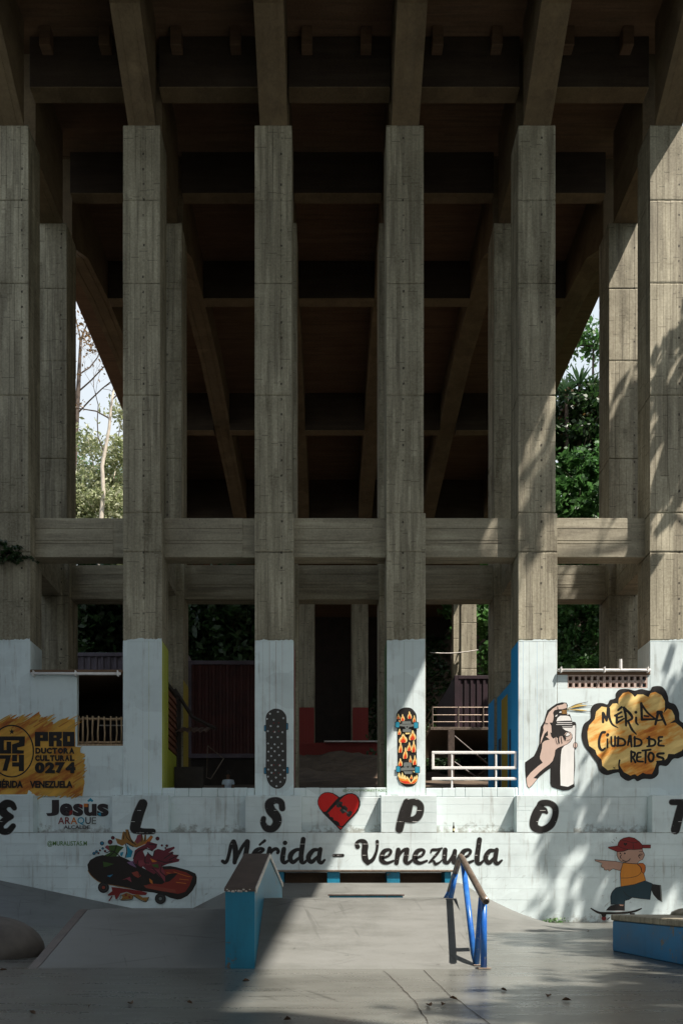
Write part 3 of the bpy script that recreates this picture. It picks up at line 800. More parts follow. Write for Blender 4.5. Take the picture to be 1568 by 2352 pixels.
# ---------------------------------------------------------------- skate furniture
def slab_profile(pts): return pts
fx = thing('skate_funbox', 'grey concrete skate ramp with two banked sides in the middle of the floor', 'skate ramp', (0, 11.5, 0))
def wedge(name, x0, x1, prof, lab):
    mb = MB(); mb.prism(prof, 'x', x0, x1)
    return mb.build(name, M['ramp'], fx, lab)
pc = [(9.42, -.01), (9.5, .012), (9.62, .06), (10.80, .79), (10.87, .82), (12.6, .82), (12.7, .79), (14.4, -.01)]
wedge('ramp', -.872, 1.72, pc, 'steep sunlit ramp between ledge and handrail')
pl = [(9.52, -.01), (9.62, .012), (9.75, .05), (11.48, .63), (11.57, .655), (12.6, .655), (12.7, .62), (14.4, -.01)]
wedge('side_ramp', -3.46, -1.222, pl, 'low shaded ramp left of the ledge')
mb = MB()
mb.prism([(9.52, -.01), (9.62, .018), (9.75, .056), (11.48, .636), (11.58, .66), (11.7, .66), (11.7, .5), (9.9, -.01)], 'x', -3.58, -3.462)
mb.build('edge_strip', M['cap'], fx, 'dark metal edging along the ramp side')

lg = thing('grind_ledge', 'teal blue gabled skate ledge with dark top, left edge of the sunlit ramp', 'skate ledge', (-1.05, 11.5, 0))
xl0, xl1 = -1.22, -.874
pf_ = [(9.5, 0), (15.1, 0), (15.1, 1.02), (11.75, 1.425), (9.5, .91)]
MB().prism(pf_, 'x', xl0, xl1).build('ledge_body', M['teal'], lg)
mb = MB()
mb.prism([(9.487, .912), (9.487, .95), (11.75, 1.468), (11.75, 1.43)], 'x', xl0 - .012, xl1 + .006)
mb.prism([(11.752, 1.43), (11.752, 1.468), (15.11, 1.062), (15.11, 1.024)], 'x', xl0 - .012, xl1 + .006)
mb.build('ledge_cap', M['cap'], lg)
mb = MB()
mb.prism([(9.485, .895), (9.485, .953), (11.75, 1.471), (11.75, 1.41)], 'x', xl1 + .007, xl1 + .022)
mb.prism([(11.752, 1.41), (11.752, 1.471), (15.112, 1.065), (15.112, 1.0)], 'x', xl1 + .007, xl1 + .022)
mb.build('edge_angle', M['worn'], lg, 'pale worn steel edge')
chips = MB()
for k in range(9):
    x = xl0 + .02 + .30 * k / 9 + R.uniform(-.01, .01); z = .925 + R.uniform(-.015, .012); s = R.uniform(.008, .026)
    chips.add([(x - s, 9.484, z - s * .5), (x + s, 9.484, z - s * .6), (x + s * .7, 9.484, z + s * .5), (x - s * .5, 9.484, z + s * .6)], [(0, 1, 2, 3)])
chips.build('chipped_paint', M['worn'], lg)

hr = thing('handrail', 'bent steel grind rail on chipped blue posts, right edge of the sunlit ramp', 'handrail', (1.83, 10.5, 0))
xr = 1.825
MB().tube([(xr, 9.36, .80), (xr, 9.5, .835), (xr, 11.05, 1.375), (xr, 11.17, 1.40), (xr, 11.28, 1.365), (xr, 12.3, .86)], [.042] * 6, 12).build('rail', M['steel'], hr, smooth=True)
mb = MB(); mb.tube([(xr, 9.335, .792), (xr, 9.362, .802)], .03, 12); mb.build('rail_bore', M['dark'], hr)
for pts, lab in [([(xr, 9.5, 0), (xr, 9.5, .80)], None), ([(xr - .02, 9.95, .0), (xr, 10.95, 1.30)], None), ([(xr - .01, 9.93, .0), (xr - .0, 9.62, .84)], None),
                 ([(xr - .06, 11.7, .80), (xr - .0, 11.62, 1.17)], None), ([(xr - .06, 12.2, .80), (xr, 12.15, .92)], None)]:
    MB().tube(pts, .038, 10).build('post', M['railblue'], hr, smooth=True)

for (x, y, z) in ((xr, 9.5, .004), (xr - .02, 9.94, .004)):
    MB().bbox(x - .075, x + .075, y - .075, y + .075, z, z + .012, .003).build('base_plate', M['steel'], hr)
cl = thing('concrete_ledge', 'blue painted concrete ledge with a chipped grey top slab at the right edge', 'skate ledge', (5.4, 11, 0))
MB().bbox(4.37, 6.4, 7.0, 12.41, 0, .47, .012).build('ledge_body', M['blueledge'], cl)
mb = MB()
y = 7.0
while y < 12.4:
    L = min(R.uniform(.8, 1.2), 12.43 - y)
    mb.bbox(4.345 + R.uniform(0, .012), 6.4, y, y + L - .006, .473, .56 + R.uniform(-.004, .004), .012); y += L
mb.build('top_slab', M['beam'], cl)
mb = MB()
mb.lathe([(.62, 0), (.60, .05), (.50, .10), (.28, .135), (.01, .145)], (5.75, 12.0, .555), 18)
mb.build('mortar_lump', M['beam'], cl, smooth=True)

bn = thing('bench_ledge', 'long low bench with thin brown top on blue supports, under the script lettering', 'bench', (1, 22.8, 1.17))
def at(x, y, d): return px(x, y, d)
x0, zt_ = at(632, 1998, 22.6); x1, _ = at(1045, 1998, 22.6)
MB().bbox(x0, x1, 22.55, 23.4, zt_ - .055, zt_, .012).build('bench_top', M['steel'], bn)
for a, b in [(640, 652), (751, 780), (888, 918), (1021, 1036)]:
    xa, _ = at(a, 0, 22.6); xb, _ = at(b, 0, 22.6)
    MB().bbox(xa, xb, 22.62, 23.3, 1.0, zt_ - .058, .008).build('support', M['teal'], bn)
MB().bbox(x0 + .1, x1 - .1, 23.31, 23.4, 1.0, zt_ - .06, .01).build('back_panel', M['soffit'], bn)

mp = thing('manual_pad', 'low blue skate box with a dark lip, half hidden behind the sunlit ramp', 'skate box', (.8, 17.3, 0))
x0, zt_ = at(756, 2054, 17.0); x1, _ = at(925, 2054, 17.0)
MB().bbox(x0, x1, 17.0, 17.8, 0, zt_ - .035, .006).build('box_body', M['teal'], mp)
MB().bbox(x0 - .03, x1 + .03, 16.98, 17.82, zt_ - .033, zt_, .006).build('box_top', M['cap'], mp)

mb = MB()                                                    # rounded concrete mound at the left edge
rs = []
for k in range(19):
    u = k / 18; x = -7.2 + 3.14 * min(1, u * 1.0)
    x = -7.2 + 3.14 * math.sin(u * math.pi / 2)
    e = (max(0, 1 - (max(0, x + 5.0) / .94) ** 2.6)) ** .42
    r_ = .60 * max(.02, e)
    rs.append([(x + .05 * math.sin(a) * (1 - e), 11.35 + r_ * 1.2 * math.cos(a), max(.0, r_ * math.sin(a) * .98) if math.sin(a) >= 0 else -.02) for a in [2 * math.pi * q / 28 for q in range(28)]])
mb.rings(rs)
o = mb.build('concrete_mound', M['boulder'], smooth=True, org=(-5.6, 11.35, 0))
tag(o, 'dark rounded concrete mound cut by the left edge of the photo', 'skate obstacle')

# ---------------------------------------------------------------- small things
bt = thing('glass_bottle', 'dark glass bottle standing in the niche right of the letter P', 'bottle', (*[px(1041, 0, 24.45)[0], 24.45], 2.713))
bxx = ORG[bt.name].x
MB().lathe([(.03, 0), (.036, .012), (.036, .16), (.03, .19), (.014, .235), (.013, .30), (.016, .302), (.016, .318), (.001, .32)], (bxx, 24.45, 2.713), 12).build('bottle_body', M['bottle'], bt, smooth=True)
MB().lathe([(.0372, .06), (.0372, .13)], (bxx, 24.45, 2.713), 12).build('paper_label', M['paper'], bt)

LEAFLAB = ['dead leaf beside the long floor joint at centre right', 'dead leaf just left of another on the centre right floor joint', 'dead leaf alone on the shaded floor below the side ramp', 'dead leaf on the lit floor in front of the teal ledge', 'dead leaf lying against the foot of the handrail posts',
           'dead leaf on the floor just right of the handrail foot', 'dead leaf in shade in front of the left side ramp', 'dead leaf at the left edge near the rounded mound', 'dead leaf at the bottom left corner of the floor', 'large dead leaf on the floor below the blue ledge', 'dead leaf nearest the blue ledge on the front floor', 'dead leaf in shade left of the ramp foot', 'dead leaf in the middle of the front floor left of the joints', 'dead leaf at the foot of the blue concrete ledge', 'dead leaf at the very front edge of the floor', 'dead leaf far back on the floor near the green weed']
for k, (x, y) in enumerate([(1041, 2296), (1018, 2310), (205, 2314), (565, 2255), (1075, 2203), (1156, 2276), (300, 2308), (8, 2230), (75, 2330), (1258, 2290), (1300, 2300), (436, 2306), (985, 2312), (1478, 2180), (660, 2345), (1350, 2140)]):
    X, Y = pf(x, y)
    mb = MB(); s = R.uniform(.03, .07); a = R.uniform(0, 6.3)
    c_, s_ = math.cos(a), math.sin(a)
    P = [(-1, 0, .004), (-.3, -.38, .02), (.45, -.3, .03), (1, 0, .012), (.45, .3, .022), (-.3, .38, .034), (0, 0, .006)]
    mb.add([(X + (p[0] * c_ - p[1] * s_) * s, Y + (p[0] * s_ + p[1] * c_) * s, p[2] + .001) for p in P], [(0, 1, 6), (1, 2, 6), (2, 3, 6), (3, 4, 6), (4, 5, 6), (5, 0, 6)])
    o = mb.build('dead_leaf', M['deadleaf'], org=(X, Y, 0))
    tag(o, LEAFLAB[k], 'leaf', 'dead leaves scattered on the floor')

# ---------------------------------------------------------------- containers and platform behind
def corrug(x0, x1, y, z0, z1, pitch=.28, dep=.05):
    p = []; x = x0
    while x < x1 - .01:
        for u, d in ((0, 0), (.35, 0), (.5, dep), (.85, dep)):
            if x + u * pitch < x1: p.append((x + u * pitch, y + d))
        x += pitch
    p.append((x1, y)); p += [(x1, y + dep + .06), (x0, y + dep + .06)]
    return MB().prism(p, 'z', z0, z1)
def container(name, lab, x0, x1, y0, y1, z0, z1, mat, frame):
    t_ = thing(name, lab, 'shipping container', ((x0 + x1) / 2, y0, z0), 'shipping containers behind the columns')
    corrug(x0 + .16, x1 - .16, y0 + .03, z0 + .18, z1 - .16).build('front_panel', mat, t_)
    fr = MB()
    for a, b in ((x0, x0 + .158), (x1 - .158, x1)): fr.bbox(a, b, y0, y0 + .16, z0, z1, .01)
    fr.build('corner_post', frame, t_)
    MB().bbox(x0 + .16, x1 - .16, y0 + .005, y0 + .15, z1 - .158, z1, .01).build('top_rail', frame, t_)
    MB().bbox(x0 + .16, x1 - .16, y0 + .005, y0 + .15, z0, z0 + .178, .01).build('bottom_rail', frame, t_)
    mb = MB()
    mb.box(x0 + .01, x1 - .01, y0 + .165, y1, z1 - .05, z1 - .01).box(x0 + .01, x1 - .01, y1, y1 + .05, z0, z1)
    for x in (x0 + .005, x1 - .055):
        p = []; y = y0 + .165
        while y < y1:
            p += [(x, y), (x, y + .1), (x + (.03 if x > x0 + .1 else .03), y + .14), (x + .03, y + .24)]; y += .28
        p += [(x + .06, y1), (x + .06, y0 + .165)]
        mb.prism(p, 'z', z0 + .05, z1 - .055)
    mb.build('body', mat, t_)
    return t_
container('red_container', 'dull red corrugated shipping container in the dark bay between the second and third columns', -5.72, -2.25, 32.6, 35, 6.35, 10.3, M['contred'], M['contgrey'])
MB().box(-5.6, -2.35, 32.75, 34.9, 4.5, 6.345).build('plinth', M['dark'], bpy.data.objects['red_container'])
container('violet_container', 'grey violet corrugated container seen above the barred window at left', -13.2, -6.0, 34.2, 36.6, 8.1, 11.1, M['contgrey'], M['contgrey'])
MB().box(-13, -6.2, 34.4, 36.4, 5, 8.095).build('plinth', M['dark'], bpy.data.objects['violet_container'])
container('purple_container', 'purple shipping container on a raised steel platform right of the fourth column', 5.62, 8.4, 36.0, 42.0, 8.1, 10.62, M['contpur'], M['contpur'])
sp = thing('steel_platform', 'brown steel platform with thin pipe rails and crossed braces under the purple container', 'platform', (6, 35.4, 4.5))
MB().bbox(4.4, 8.9, 34.9, 42.2, 7.95, 8.08, .01).build('platform_deck', M['steel'], sp)
for (x, y) in ((5.3, 35.0), (8.4, 35.0), (5.3, 41.5), (8.4, 41.5)):
    MB().bbox(x - .14, x + .14, y - .1, y + .1, 3.6, 7.94, .01).build('leg', M['cap'], sp)
for a, b in (((5.45, 34.96, 7.7), (8.3, 34.96, 5.3)), ((5.45, 35.06, 5.2), (8.3, 35.06, 7.4)), ((5.4, 34.95, 6.6), (8.3, 34.95, 4.6))):
    MB().tube([a, b], .035, 6).build('brace', M['cap'], sp)
for z in (8.95, 8.62, 8.32):
    MB().tube([(4.5, 35.0, z), (8.8, 35.0, z)], .022, 6).build('rail', M['steel'], sp)
    MB().tube([(4.5, 35.03, z), (4.5, 42.0, z)], .022, 6).build('rail', M['steel'], sp)
for x in (4.5, 5.62, 6.7, 7.8, 8.8):
    MB().tube([(x, 34.97, 8.08), (x, 34.97, 8.97)], .03, 6).build('post', M['steel'], sp)
x0, z0 = px(690, 1727, 55.0); x1, z1 = px(874, 1706, 55.0)
o = thing('red_low_wall', 'low dull red wall at the top of the earth bank in the middle bay', 'wall', ((x0 + x1) / 2, 55, 10))
MB().bbox(x0 - .5, x1 + 1.0, 55.0, 55.3, 9.0, z1, .02).build('wall_face', M['redp'], o)
MB().bbox(px(744, 0, 54.9)[0], px(874, 0, 54.9)[0], 54.7, 55.35, z1 + .004, z1 + .09, .01).build('coping_board', M['whitemetal'], o, 'pale board lying on the wall')
cbl = MB(); a = px(985, 1504, 56); b = px(1094, 1498, 56)
cbl.tube([(a[0] + (b[0] - a[0]) * k / 8, 55.5, a[1] + (b[1] - a[1]) * k / 8 - .12 * math.sin(math.pi * k / 8)) for k in range(9)], .035, 5)
tag(cbl.build('hanging_cable', M['worn'], org=(a[0], 55.5, a[1])), 'thin pale cable slung in front of the far sunlit column', 'cable')

def house(lab, x, y, z, w_, h_, mat, d_=6):
    t_ = thing('hillside_house', lab, 'house', (x, y, z), 'houses on the far hillside')
    MB().box(x, x + w_, y, y + d_, z - 4, z + h_).build('wall', mat, t_)
    MB().prism([(y - .3, z + h_ + .01), (y + d_ + .3, z + h_ + .01), (y + d_ / 2, z + h_ + 1.2)], 'x', x - .3, x + w_ + .3).build('roof', M['roof'], t_)
    for k in range(max(1, int(w_ / 2.2))):
        f = MB().box(x + .6 + k * 2.1, x + 1.6 + k * 2.1, y - .06, y - .005, z + h_ - 2.2, z + h_ - .9).build('window', M['whitemetal'], t_)
        MB().box(x + .7 + k * 2.1, x + 1.5 + k * 2.1, y - .075, y - .063, z + h_ - 2.1, z + h_ - 1.0).build('pane', M['glass'], f)
hx = lambda p, d: (p - CX) * d / F
house('pale green house on the hillside, seen just right of the fourth column', hx(1003, 95), 95, 32.0, 1.35, 2.2, M['house1'])
house('cream house below the pale green one on the hillside', hx(1012, 88), 88, 28.4, 1.7, 2.6, M['house2'])
house('blue house lowest on the hillside right of the fourth column', hx(1020, 84), 84, 25.9, 1.1, 1.8, M['house3'])

# ---------------------------------------------------------------- the person behind the parapet
pt = thing('person', 'person in pale blue shirt, back turned, behind the parapet beside the third column', 'person', (px(524, 0, 27.0)[0], 27.0, 3.55))
po = ORG[pt.name]
def skin(name, joints, edges, mat, root, lv=1):
    me = bpy.data.meshes.new(name)
    me.from_pydata([(j[0], j[1], j[2]) for j in joints], edges, [])
    o = bpy.data.objects.new(name, me); COL.objects.link(o)
    md = o.modifiers.new('s', 'SKIN'); md.use_smooth_shade = True
    for k, j in enumerate(joints):
        me.skin_vertices[0].data[k].radius = (j[3], j[4] if len(j) > 4 else j[3])
        me.skin_vertices[0].data[k].use_root = (k == root)
    sd = o.modifiers.new('u', 'SUBSURF'); sd.levels = lv; sd.render_levels = lv
    me.materials.append(mat)
    o.parent = pt; ORG[o.name] = po.copy()
    return o
H = 1.40
J = [(0, 0, .72, .10, .085), (0, .0, .88, .095, .07), (0, .01, 1.06, .115, .075), (0, .015, 1.13, .055), (0, .01, 1.19, .042), (0, -.005, 1.27, .075, .088), (0, -.005, 1.36, .062, .075),
     (-.145, .01, 1.09, .045), (-.185, .0, .86, .036), (-.17, -.05, .66, .028), (-.168, -.07, .60, .03),
     (.145, .01, 1.09, .045), (.185, .0, .86, .036), (.17, -.05, .66, .028), (.168, -.07, .60, .03),
     (-.075, 0, .66, .075), (-.08, -.01, .38, .055), (-.08, .02, .07, .04), (-.085, -.10, .035, .034),
     (.075, 0, .66, .075), (.08, -.01, .38, .055), (.08, .02, .07, .04), (.085, -.10, .035, .034)]
E = [(0, 1), (1, 2), (2, 3), (3, 4), (4, 5), (5, 6), (2, 7), (7, 8), (8, 9), (9, 10), (2, 11), (11, 12), (12, 13), (13, 14), (0, 15), (15, 16), (16, 17), (17, 18), (0, 19), (19, 20), (20, 21), (21, 22)]
skin('body', J, E, M['skin'], 0)
skin('shirt', [(0, 0, .70, .125, .11), (0, .0, .88, .118, .095), (0, .01, 1.05, .135, .095), (0, .012, 1.14, .075), (-.15, .01, 1.09, .062), (-.175, .005, .95, .055), (.15, .01, 1.09, .062), (.175, .005, .95, .055)],
     [(0, 1), (1, 2), (2, 3), (2, 4), (4, 5), (2, 6), (6, 7)], M['shirt'], 0)
skin('trousers', [(0, 0, .70, .12, .105), (-.078, 0, .62, .09), (-.082, -.01, .38, .072), (-.08, .01, .1, .058), (.078, 0, .62, .09), (.082, -.01, .38, .072), (.08, .01, .1, .058)],
     [(0, 1), (1, 2), (2, 3), (0, 4), (4, 5), (5, 6)], M['jeans'], 0)
mb = MB(); rs = []
for k in range(7):
    a = math.pi * .5 * k / 6
    rs.append([(po.x + .10 * math.cos(a) * math.cos(q), po.y + .012 + .105 * math.cos(a) * math.sin(q), po.z + 1.30 + .145 * math.sin(a)) for q in [2 * math.pi * i / 14 for i in range(14)]])
mb.rings(rs); mb.build('hair', M['hair'], pt, smooth=True)

# ---------------------------------------------------------------- plants
def leaf_mesh(name, pts, size, mat, seed, elong=1.7, droop=.2, org=(0, 0, 0), up=None):
    g = np.random.default_rng(seed)
    n = len(pts); P = np.asarray(pts, float) - np.asarray(org, float)
    a = g.normal(size=(n, 3)); a[:, 2] = a[:, 2] * .6 - droop
    if up is not None: a = a * .35 + np.asarray(up)
    a /= np.linalg.norm(a, axis=1, keepdims=True)
    b = np.cross(a, g.normal(size=(n, 3))); b /= np.linalg.norm(b, axis=1, keepdims=True)
    s = (size * g.uniform(.6, 1.35, n))[:, None]
    c = np.cross(a, b)
    V = np.stack([P - a * s * .5 * elong * .9, P - b * s * .5 + c * s * .12, P + a * s * .5 * elong, P + b * s * .5 + c * s * .12], 1).reshape(-1, 3)
    me = bpy.data.meshes.new(name)
    me.vertices.add(4 * n); me.loops.add(4 * n); me.polygons.add(n)
    me.vertices.foreach_set('co', V.ravel())
    me.loops.foreach_set('vertex_index', np.arange(4 * n))
    me.polygons.foreach_set('loop_start', np.arange(0, 4 * n, 4))
    me.materials.append(mat); me.update(calc_edges=True)
    return me

def clumps(blobs, n, seed, cl=60, cr=.5):                    # leaf points in clumps through the crown volume, with gaps
    g = np.random.default_rng(seed); out = []
    vol = np.array([b[3] * b[4] * b[5] for b in blobs]); vol = vol / vol.sum()
    for b, v in zip(blobs, vol):
        k = max(2, int(n * v / cl))
        d = g.normal(size=(k, 3)); d /= np.linalg.norm(d, axis=1, keepdims=True)
        r = g.uniform(.25, 1, k) ** .55
        c = np.array(b[:3]) + d * r[:, None] * np.array(b[3:6])
        q = g.normal(size=(k, cl, 3)) * cr * g.uniform(.5, 1.2, (k, 1, 1)) * np.array([1, 1, .6])
        out.append((c[:, None, :] + q).reshape(-1, 3))
    return np.concatenate(out)

def branchy(mb, p, d, L, r, lev, g, ends, bend=.25, kids=3):
    pts = [Vector(p)]; rad = [r]; dd = Vector(d).normalized()
    for k in range(4):
        dd = (dd + Vector((g.uniform(-bend, bend), g.uniform(-bend, bend), g.uniform(-bend * .4, bend * .9)))).normalized()
        pts.append(pts[-1] + dd * L / 4); rad.append(r * (1 - .15 * (k + 1)))
    mb.tube(pts, rad, 6 if lev > 1 else 4)
    if lev == 0: ends.append(pts[-1]); ends.append(pts[2]); return
    for k in range(kids):
        q = g.choice(pts[2:]); a = g.uniform(0, 6.28)
        nd_ = (dd + Vector((math.cos(a), math.sin(a), g.uniform(-.1, .7))) * g.uniform(.6, 1.0)).normalized()
        branchy(mb, q, nd_, L * g.uniform(.55, .75), rad[-1] * .7, lev - 1, g, ends, bend, kids)

def tree(name, lab, cat, base, top, blobs, n, size, mat, seed, bark, r0=.25, group=None, lean=0.0, cl=60, cr=.5, elong=1.7, lev=2):
    t_ = thing(name, lab, cat, base, group)
    g = random.Random(seed); mb = MB(); ends = []
    b = Vector(base); L = top - base[2]
    pts = [b + Vector((lean * k / 6 + g.uniform(-.08, .08) * k / 3, g.uniform(-.08, .08) * k / 3, L * k / 6 - (.4 if k == 0 else 0))) for k in range(7)]
    rad = [r0 * (1.25 if k == 0 else 1 - .1 * k) for k in range(7)]
    mb.tube(pts, rad, 10)
    for bl in blobs:
        s_ = min(pts[2:], key=lambda p: (p - Vector(bl[:3])).length)
        e = Vector(bl[:3]); m_ = (s_ + e) / 2 + Vector((g.uniform(-.2, .2), g.uniform(-.2, .2), .2))
        mb.tube([s_, m_, e], [r0 * .4, r0 * .28, r0 * .12], 6)
        for q in range(4):
            a = g.uniform(0, 6.28); branchy(mb, m_, (math.cos(a), math.sin(a), .5), bl[3] * .9, r0 * .16, lev - 1, g, ends, .3, 2)
    mb.build('trunk', bark, t_, smooth=True)
    if n:
        P = clumps(blobs, n, seed, cl, cr)
        link('crown', leaf_mesh('crown', P, size, mat, seed, elong, .2, base), t_)
    return t_, ends
def W(x, y, d): q = px(x, y, d); return q[0], d, q[1]
# behind, left gap
def hz(x, y): return hill_z(x, y) - .1
b_ = W(233, 1190, 64); top_ = W(256, 880, 64)
pale = thing('pale_trunk_tree', 'leaning pale trunked tree with bare twigs in the sky gap left of the second column', 'tree', (b_[0], 64, hz(b_[0], 64)))
mb = MB(); g_ = random.Random(5); ends = []
mb.tube([(b_[0] - 1, 64, hz(b_[0], 64) - .3), (b_[0], 64, b_[2]), W(238, 1130, 64), W(235, 1070, 64), W(251, 985, 64), W(256, 930, 64), W(264, 880, 64)], [.30, .18, .17, .15, .12, .10, .075], 9)
mb.build('trunk', M['palebark'], pale, smooth=True)
mb = MB()
for q, d in [((262, 880), (.5, 0, 1)), ((262, 880), (-.5, .1, 1)), ((250, 960), (-.7, .2, .9)), ((256, 920), (.9, 0, .7)), ((240, 1040), (-.8, 0, .6))]:
    branchy(mb, W(*q, 64), d, 4.6, .06, 3, g_, ends, .5, 4)
mb.build('branch', M['bark'], pale)
E_ = np.array([list(e) for e in ends])
gg = np.random.default_rng(3)
P = (E_[:, None, :] + gg.normal(size=(len(E_), 2, 3)) * .35).reshape(-1, 3)
link('twig_leaves', leaf_mesh('twig_leaves', P, .15, M['leafdry'], 4, 1.8, .2, ORG[pale.name]), pale)
b2 = W(185, 1190, 70)
bare = thing('bare_tree', 'half bare tree with small orange leaves high in the gap beside the left columns', 'tree', (b2[0] - 1.2, 70, hz(b2[0], 70)))
mb = MB(); ends = []
mb.tube([(b2[0] - 1.2, 70, hz(b2[0], 70) - .3), W(168, 1100, 70), W(180, 900, 70), W(186, 780, 70)], [.4, .3, .2, .12], 8)
for q, d in [((182, 860), (.7, 0, .9)), ((186, 780), (.4, .1, 1)), ((180, 900), (1, 0, .5)), ((186, 780), (.9, 0, .5)), ((178, 950), (1, .2, .4)), ((186, 780), (-.2, 0, 1))]:
    branchy(mb, W(*q, 70), d, 6.0, .07, 3, g_, ends, .45, 4)
mb.build('trunk', M['bark'], bare)
E_ = np.array([list(e) for e in ends])
P = (E_[:, None, :] + gg.normal(size=(len(E_), 3, 3)) * .4).reshape(-1, 3)
link('crown', leaf_mesh('crown', P, .17, M['leafdry'], 14, 1.8, .2, ORG[bare.name]), bare)
def C(x, y, d, rx, ry, rz): p = W(x, y, d); return (p[0], p[1], p[2], rx, ry, rz)
x_ = W(225, 0, 66)[0]
tree('pale_leaf_tree', 'pale sunlit leafy tree behind the leaning trunk in the left gap', 'tree', (x_, 67, hz(x_, 67)), 32, [C(200, 1120, 67, 2.2, 2.2, 2.2), C(268, 1070, 67, 1.5, 2, 2.6), C(203, 1010, 67, 1.0, 1.6, 1.2), C(235, 1170, 66, 2.8, 2.2, 1.7), C(180, 1190, 66, 2, 2, 2), C(230, 1260, 66, 3.2, 2, 2.2), C(300, 1290, 66, 2.6, 2, 1.6), C(282, 950, 68, .7, 1.1, 1.6)], 12000, .19, M['leafpale'], 21, M['palebark'], .24, cl=30, cr=.5, elong=2.6)
tree('broad_leaf_tree', 'dark leafy tree low in the left gap below the pale tree', 'tree', (W(230, 0, 72)[0], 72, hz(W(230, 0, 72)[0], 72)), 30, [C(215, 1190, 72, 3.3, 2.6, 3.2), C(265, 1130, 72, 2.4, 2.6, 2.2), C(195, 1090, 73, 2, 2.6, 2)], 3600, .26, M['leaf'], 22, M['bark'], .25, cl=50)
for k, (a, yy, d, rx, lab) in enumerate([(232, 1425, 46, 2.6, 'shaded leafy tree above the violet container at left'), (505, 1430, 44, 3.0, 'dark tree in the bay above the red container'), (150, 1400, 44, 2.6, 'shaded leafy tree behind the leftmost columns'), (400, 1420, 50, 3.2, 'dark tree half hidden by the second column')]):
    p = W(a, yy, d)
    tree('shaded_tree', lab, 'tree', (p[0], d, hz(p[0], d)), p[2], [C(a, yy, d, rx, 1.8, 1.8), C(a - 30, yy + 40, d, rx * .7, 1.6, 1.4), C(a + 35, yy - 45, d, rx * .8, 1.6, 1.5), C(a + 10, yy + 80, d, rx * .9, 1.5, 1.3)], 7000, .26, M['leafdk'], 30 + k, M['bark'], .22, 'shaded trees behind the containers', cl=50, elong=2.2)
# right gap
for nm, lab, bl, n, sz, mt, sd in [
    ('flowering_tree', 'thin branched tree with a few pink flowers against the sky, in the right gap', [C(1345, 775, 46, 1.0, 1.2, .55), C(1310, 790, 46, 1.1, 1.2, .5), C(1372, 800, 46, .9, 1, .6), C(1290, 815, 46, .7, 1, .5)], 900, .19, M['leaf'], 41),
    ('bright_bush', 'bright sunlit green shrub in the right gap, below the sword leaved plants', [C(1325, 1120, 44, 2.2, 1.6, 1.3), C(1340, 1070, 43.5, 1.8, 1.3, .7), C(1300, 1160, 43, 2, 1.4, 1), C(1390, 1100, 44, 1.5, 1.5, 2), C(1330, 1245, 44, 2.4, 1.5, 1.3), C(1390, 1290, 44, 2.2, 1.5, 1.3), C(1280, 1290, 44, 1.6, 1.5, 1.3)], 11000, .22, M['leaf'], 42),
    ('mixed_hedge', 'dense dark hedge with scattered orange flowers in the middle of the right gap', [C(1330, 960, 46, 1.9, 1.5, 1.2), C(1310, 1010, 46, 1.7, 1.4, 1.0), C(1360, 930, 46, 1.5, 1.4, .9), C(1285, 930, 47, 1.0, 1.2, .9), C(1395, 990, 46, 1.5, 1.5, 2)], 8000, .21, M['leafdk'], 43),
    ('lower_bush', 'leafy bush glinting in the opening under the right tie beam', [C(1335, 1430, 40, 2.0, 1.4, 1.3), C(1310, 1500, 40, 1.8, 1.4, 1.2), C(1380, 1390, 41, 1.5, 1.4, 1.1), C(1300, 1390, 41, 1.2, 1.2, .8), C(1350, 1540, 39, 2, 1.2, .8)], 7000, .20, M['leaf'], 44),
    ('climbing_vine', 'glossy leaved vine hanging beside the far sunlit column', [C(1122, 1400, 61.5, .7, .6, 1.4), C(1124, 1460, 61.5, .7, .6, 1.3), C(1120, 1520, 61.5, .7, .6, 1.2), C(1138, 1440, 61.5, .8, .8, 2.2)], 2200, .30, M['leaf'], 45),
    ('slope_tree', 'small tree on the dappled slope right of the fourth column', [C(1030, 1400, 68, .9, 1.0, .9), C(1034, 1455, 69, .5, .8, .6)], 260, .26, M['leaf'], 46)]:
    d = bl[0][1]; x_ = bl[0][0]
    t_, ends = tree(nm, lab, 'tree' if 'tree' in nm else 'shrub', (x_ + .3, d, hz(x_ + .3, d)), max(q[2] for q in bl) - .5, bl, n, sz, mt, sd, M['bark'], .14, cl=30 if nm == 'flowering_tree' else 45, cr=.36, elong=1.7, lev=3 if nm == 'flowering_tree' else 2)
    if nm in ('flowering_tree', 'mixed_hedge'):
        q = clumps([(b[0], b[1] - .9 if nm == 'mixed_hedge' else b[1], b[2], b[3], b[4] * .5, b[5]) for b in bl], 90 if nm == 'flowering_tree' else 260, sd + 50, 6, .15)
        link('blossom', leaf_mesh('blossom', q, .15, M['petal'] if nm == 'flowering_tree' else M['leafdry'], sd, 1.2, .1, ORG[t_.name]), t_)
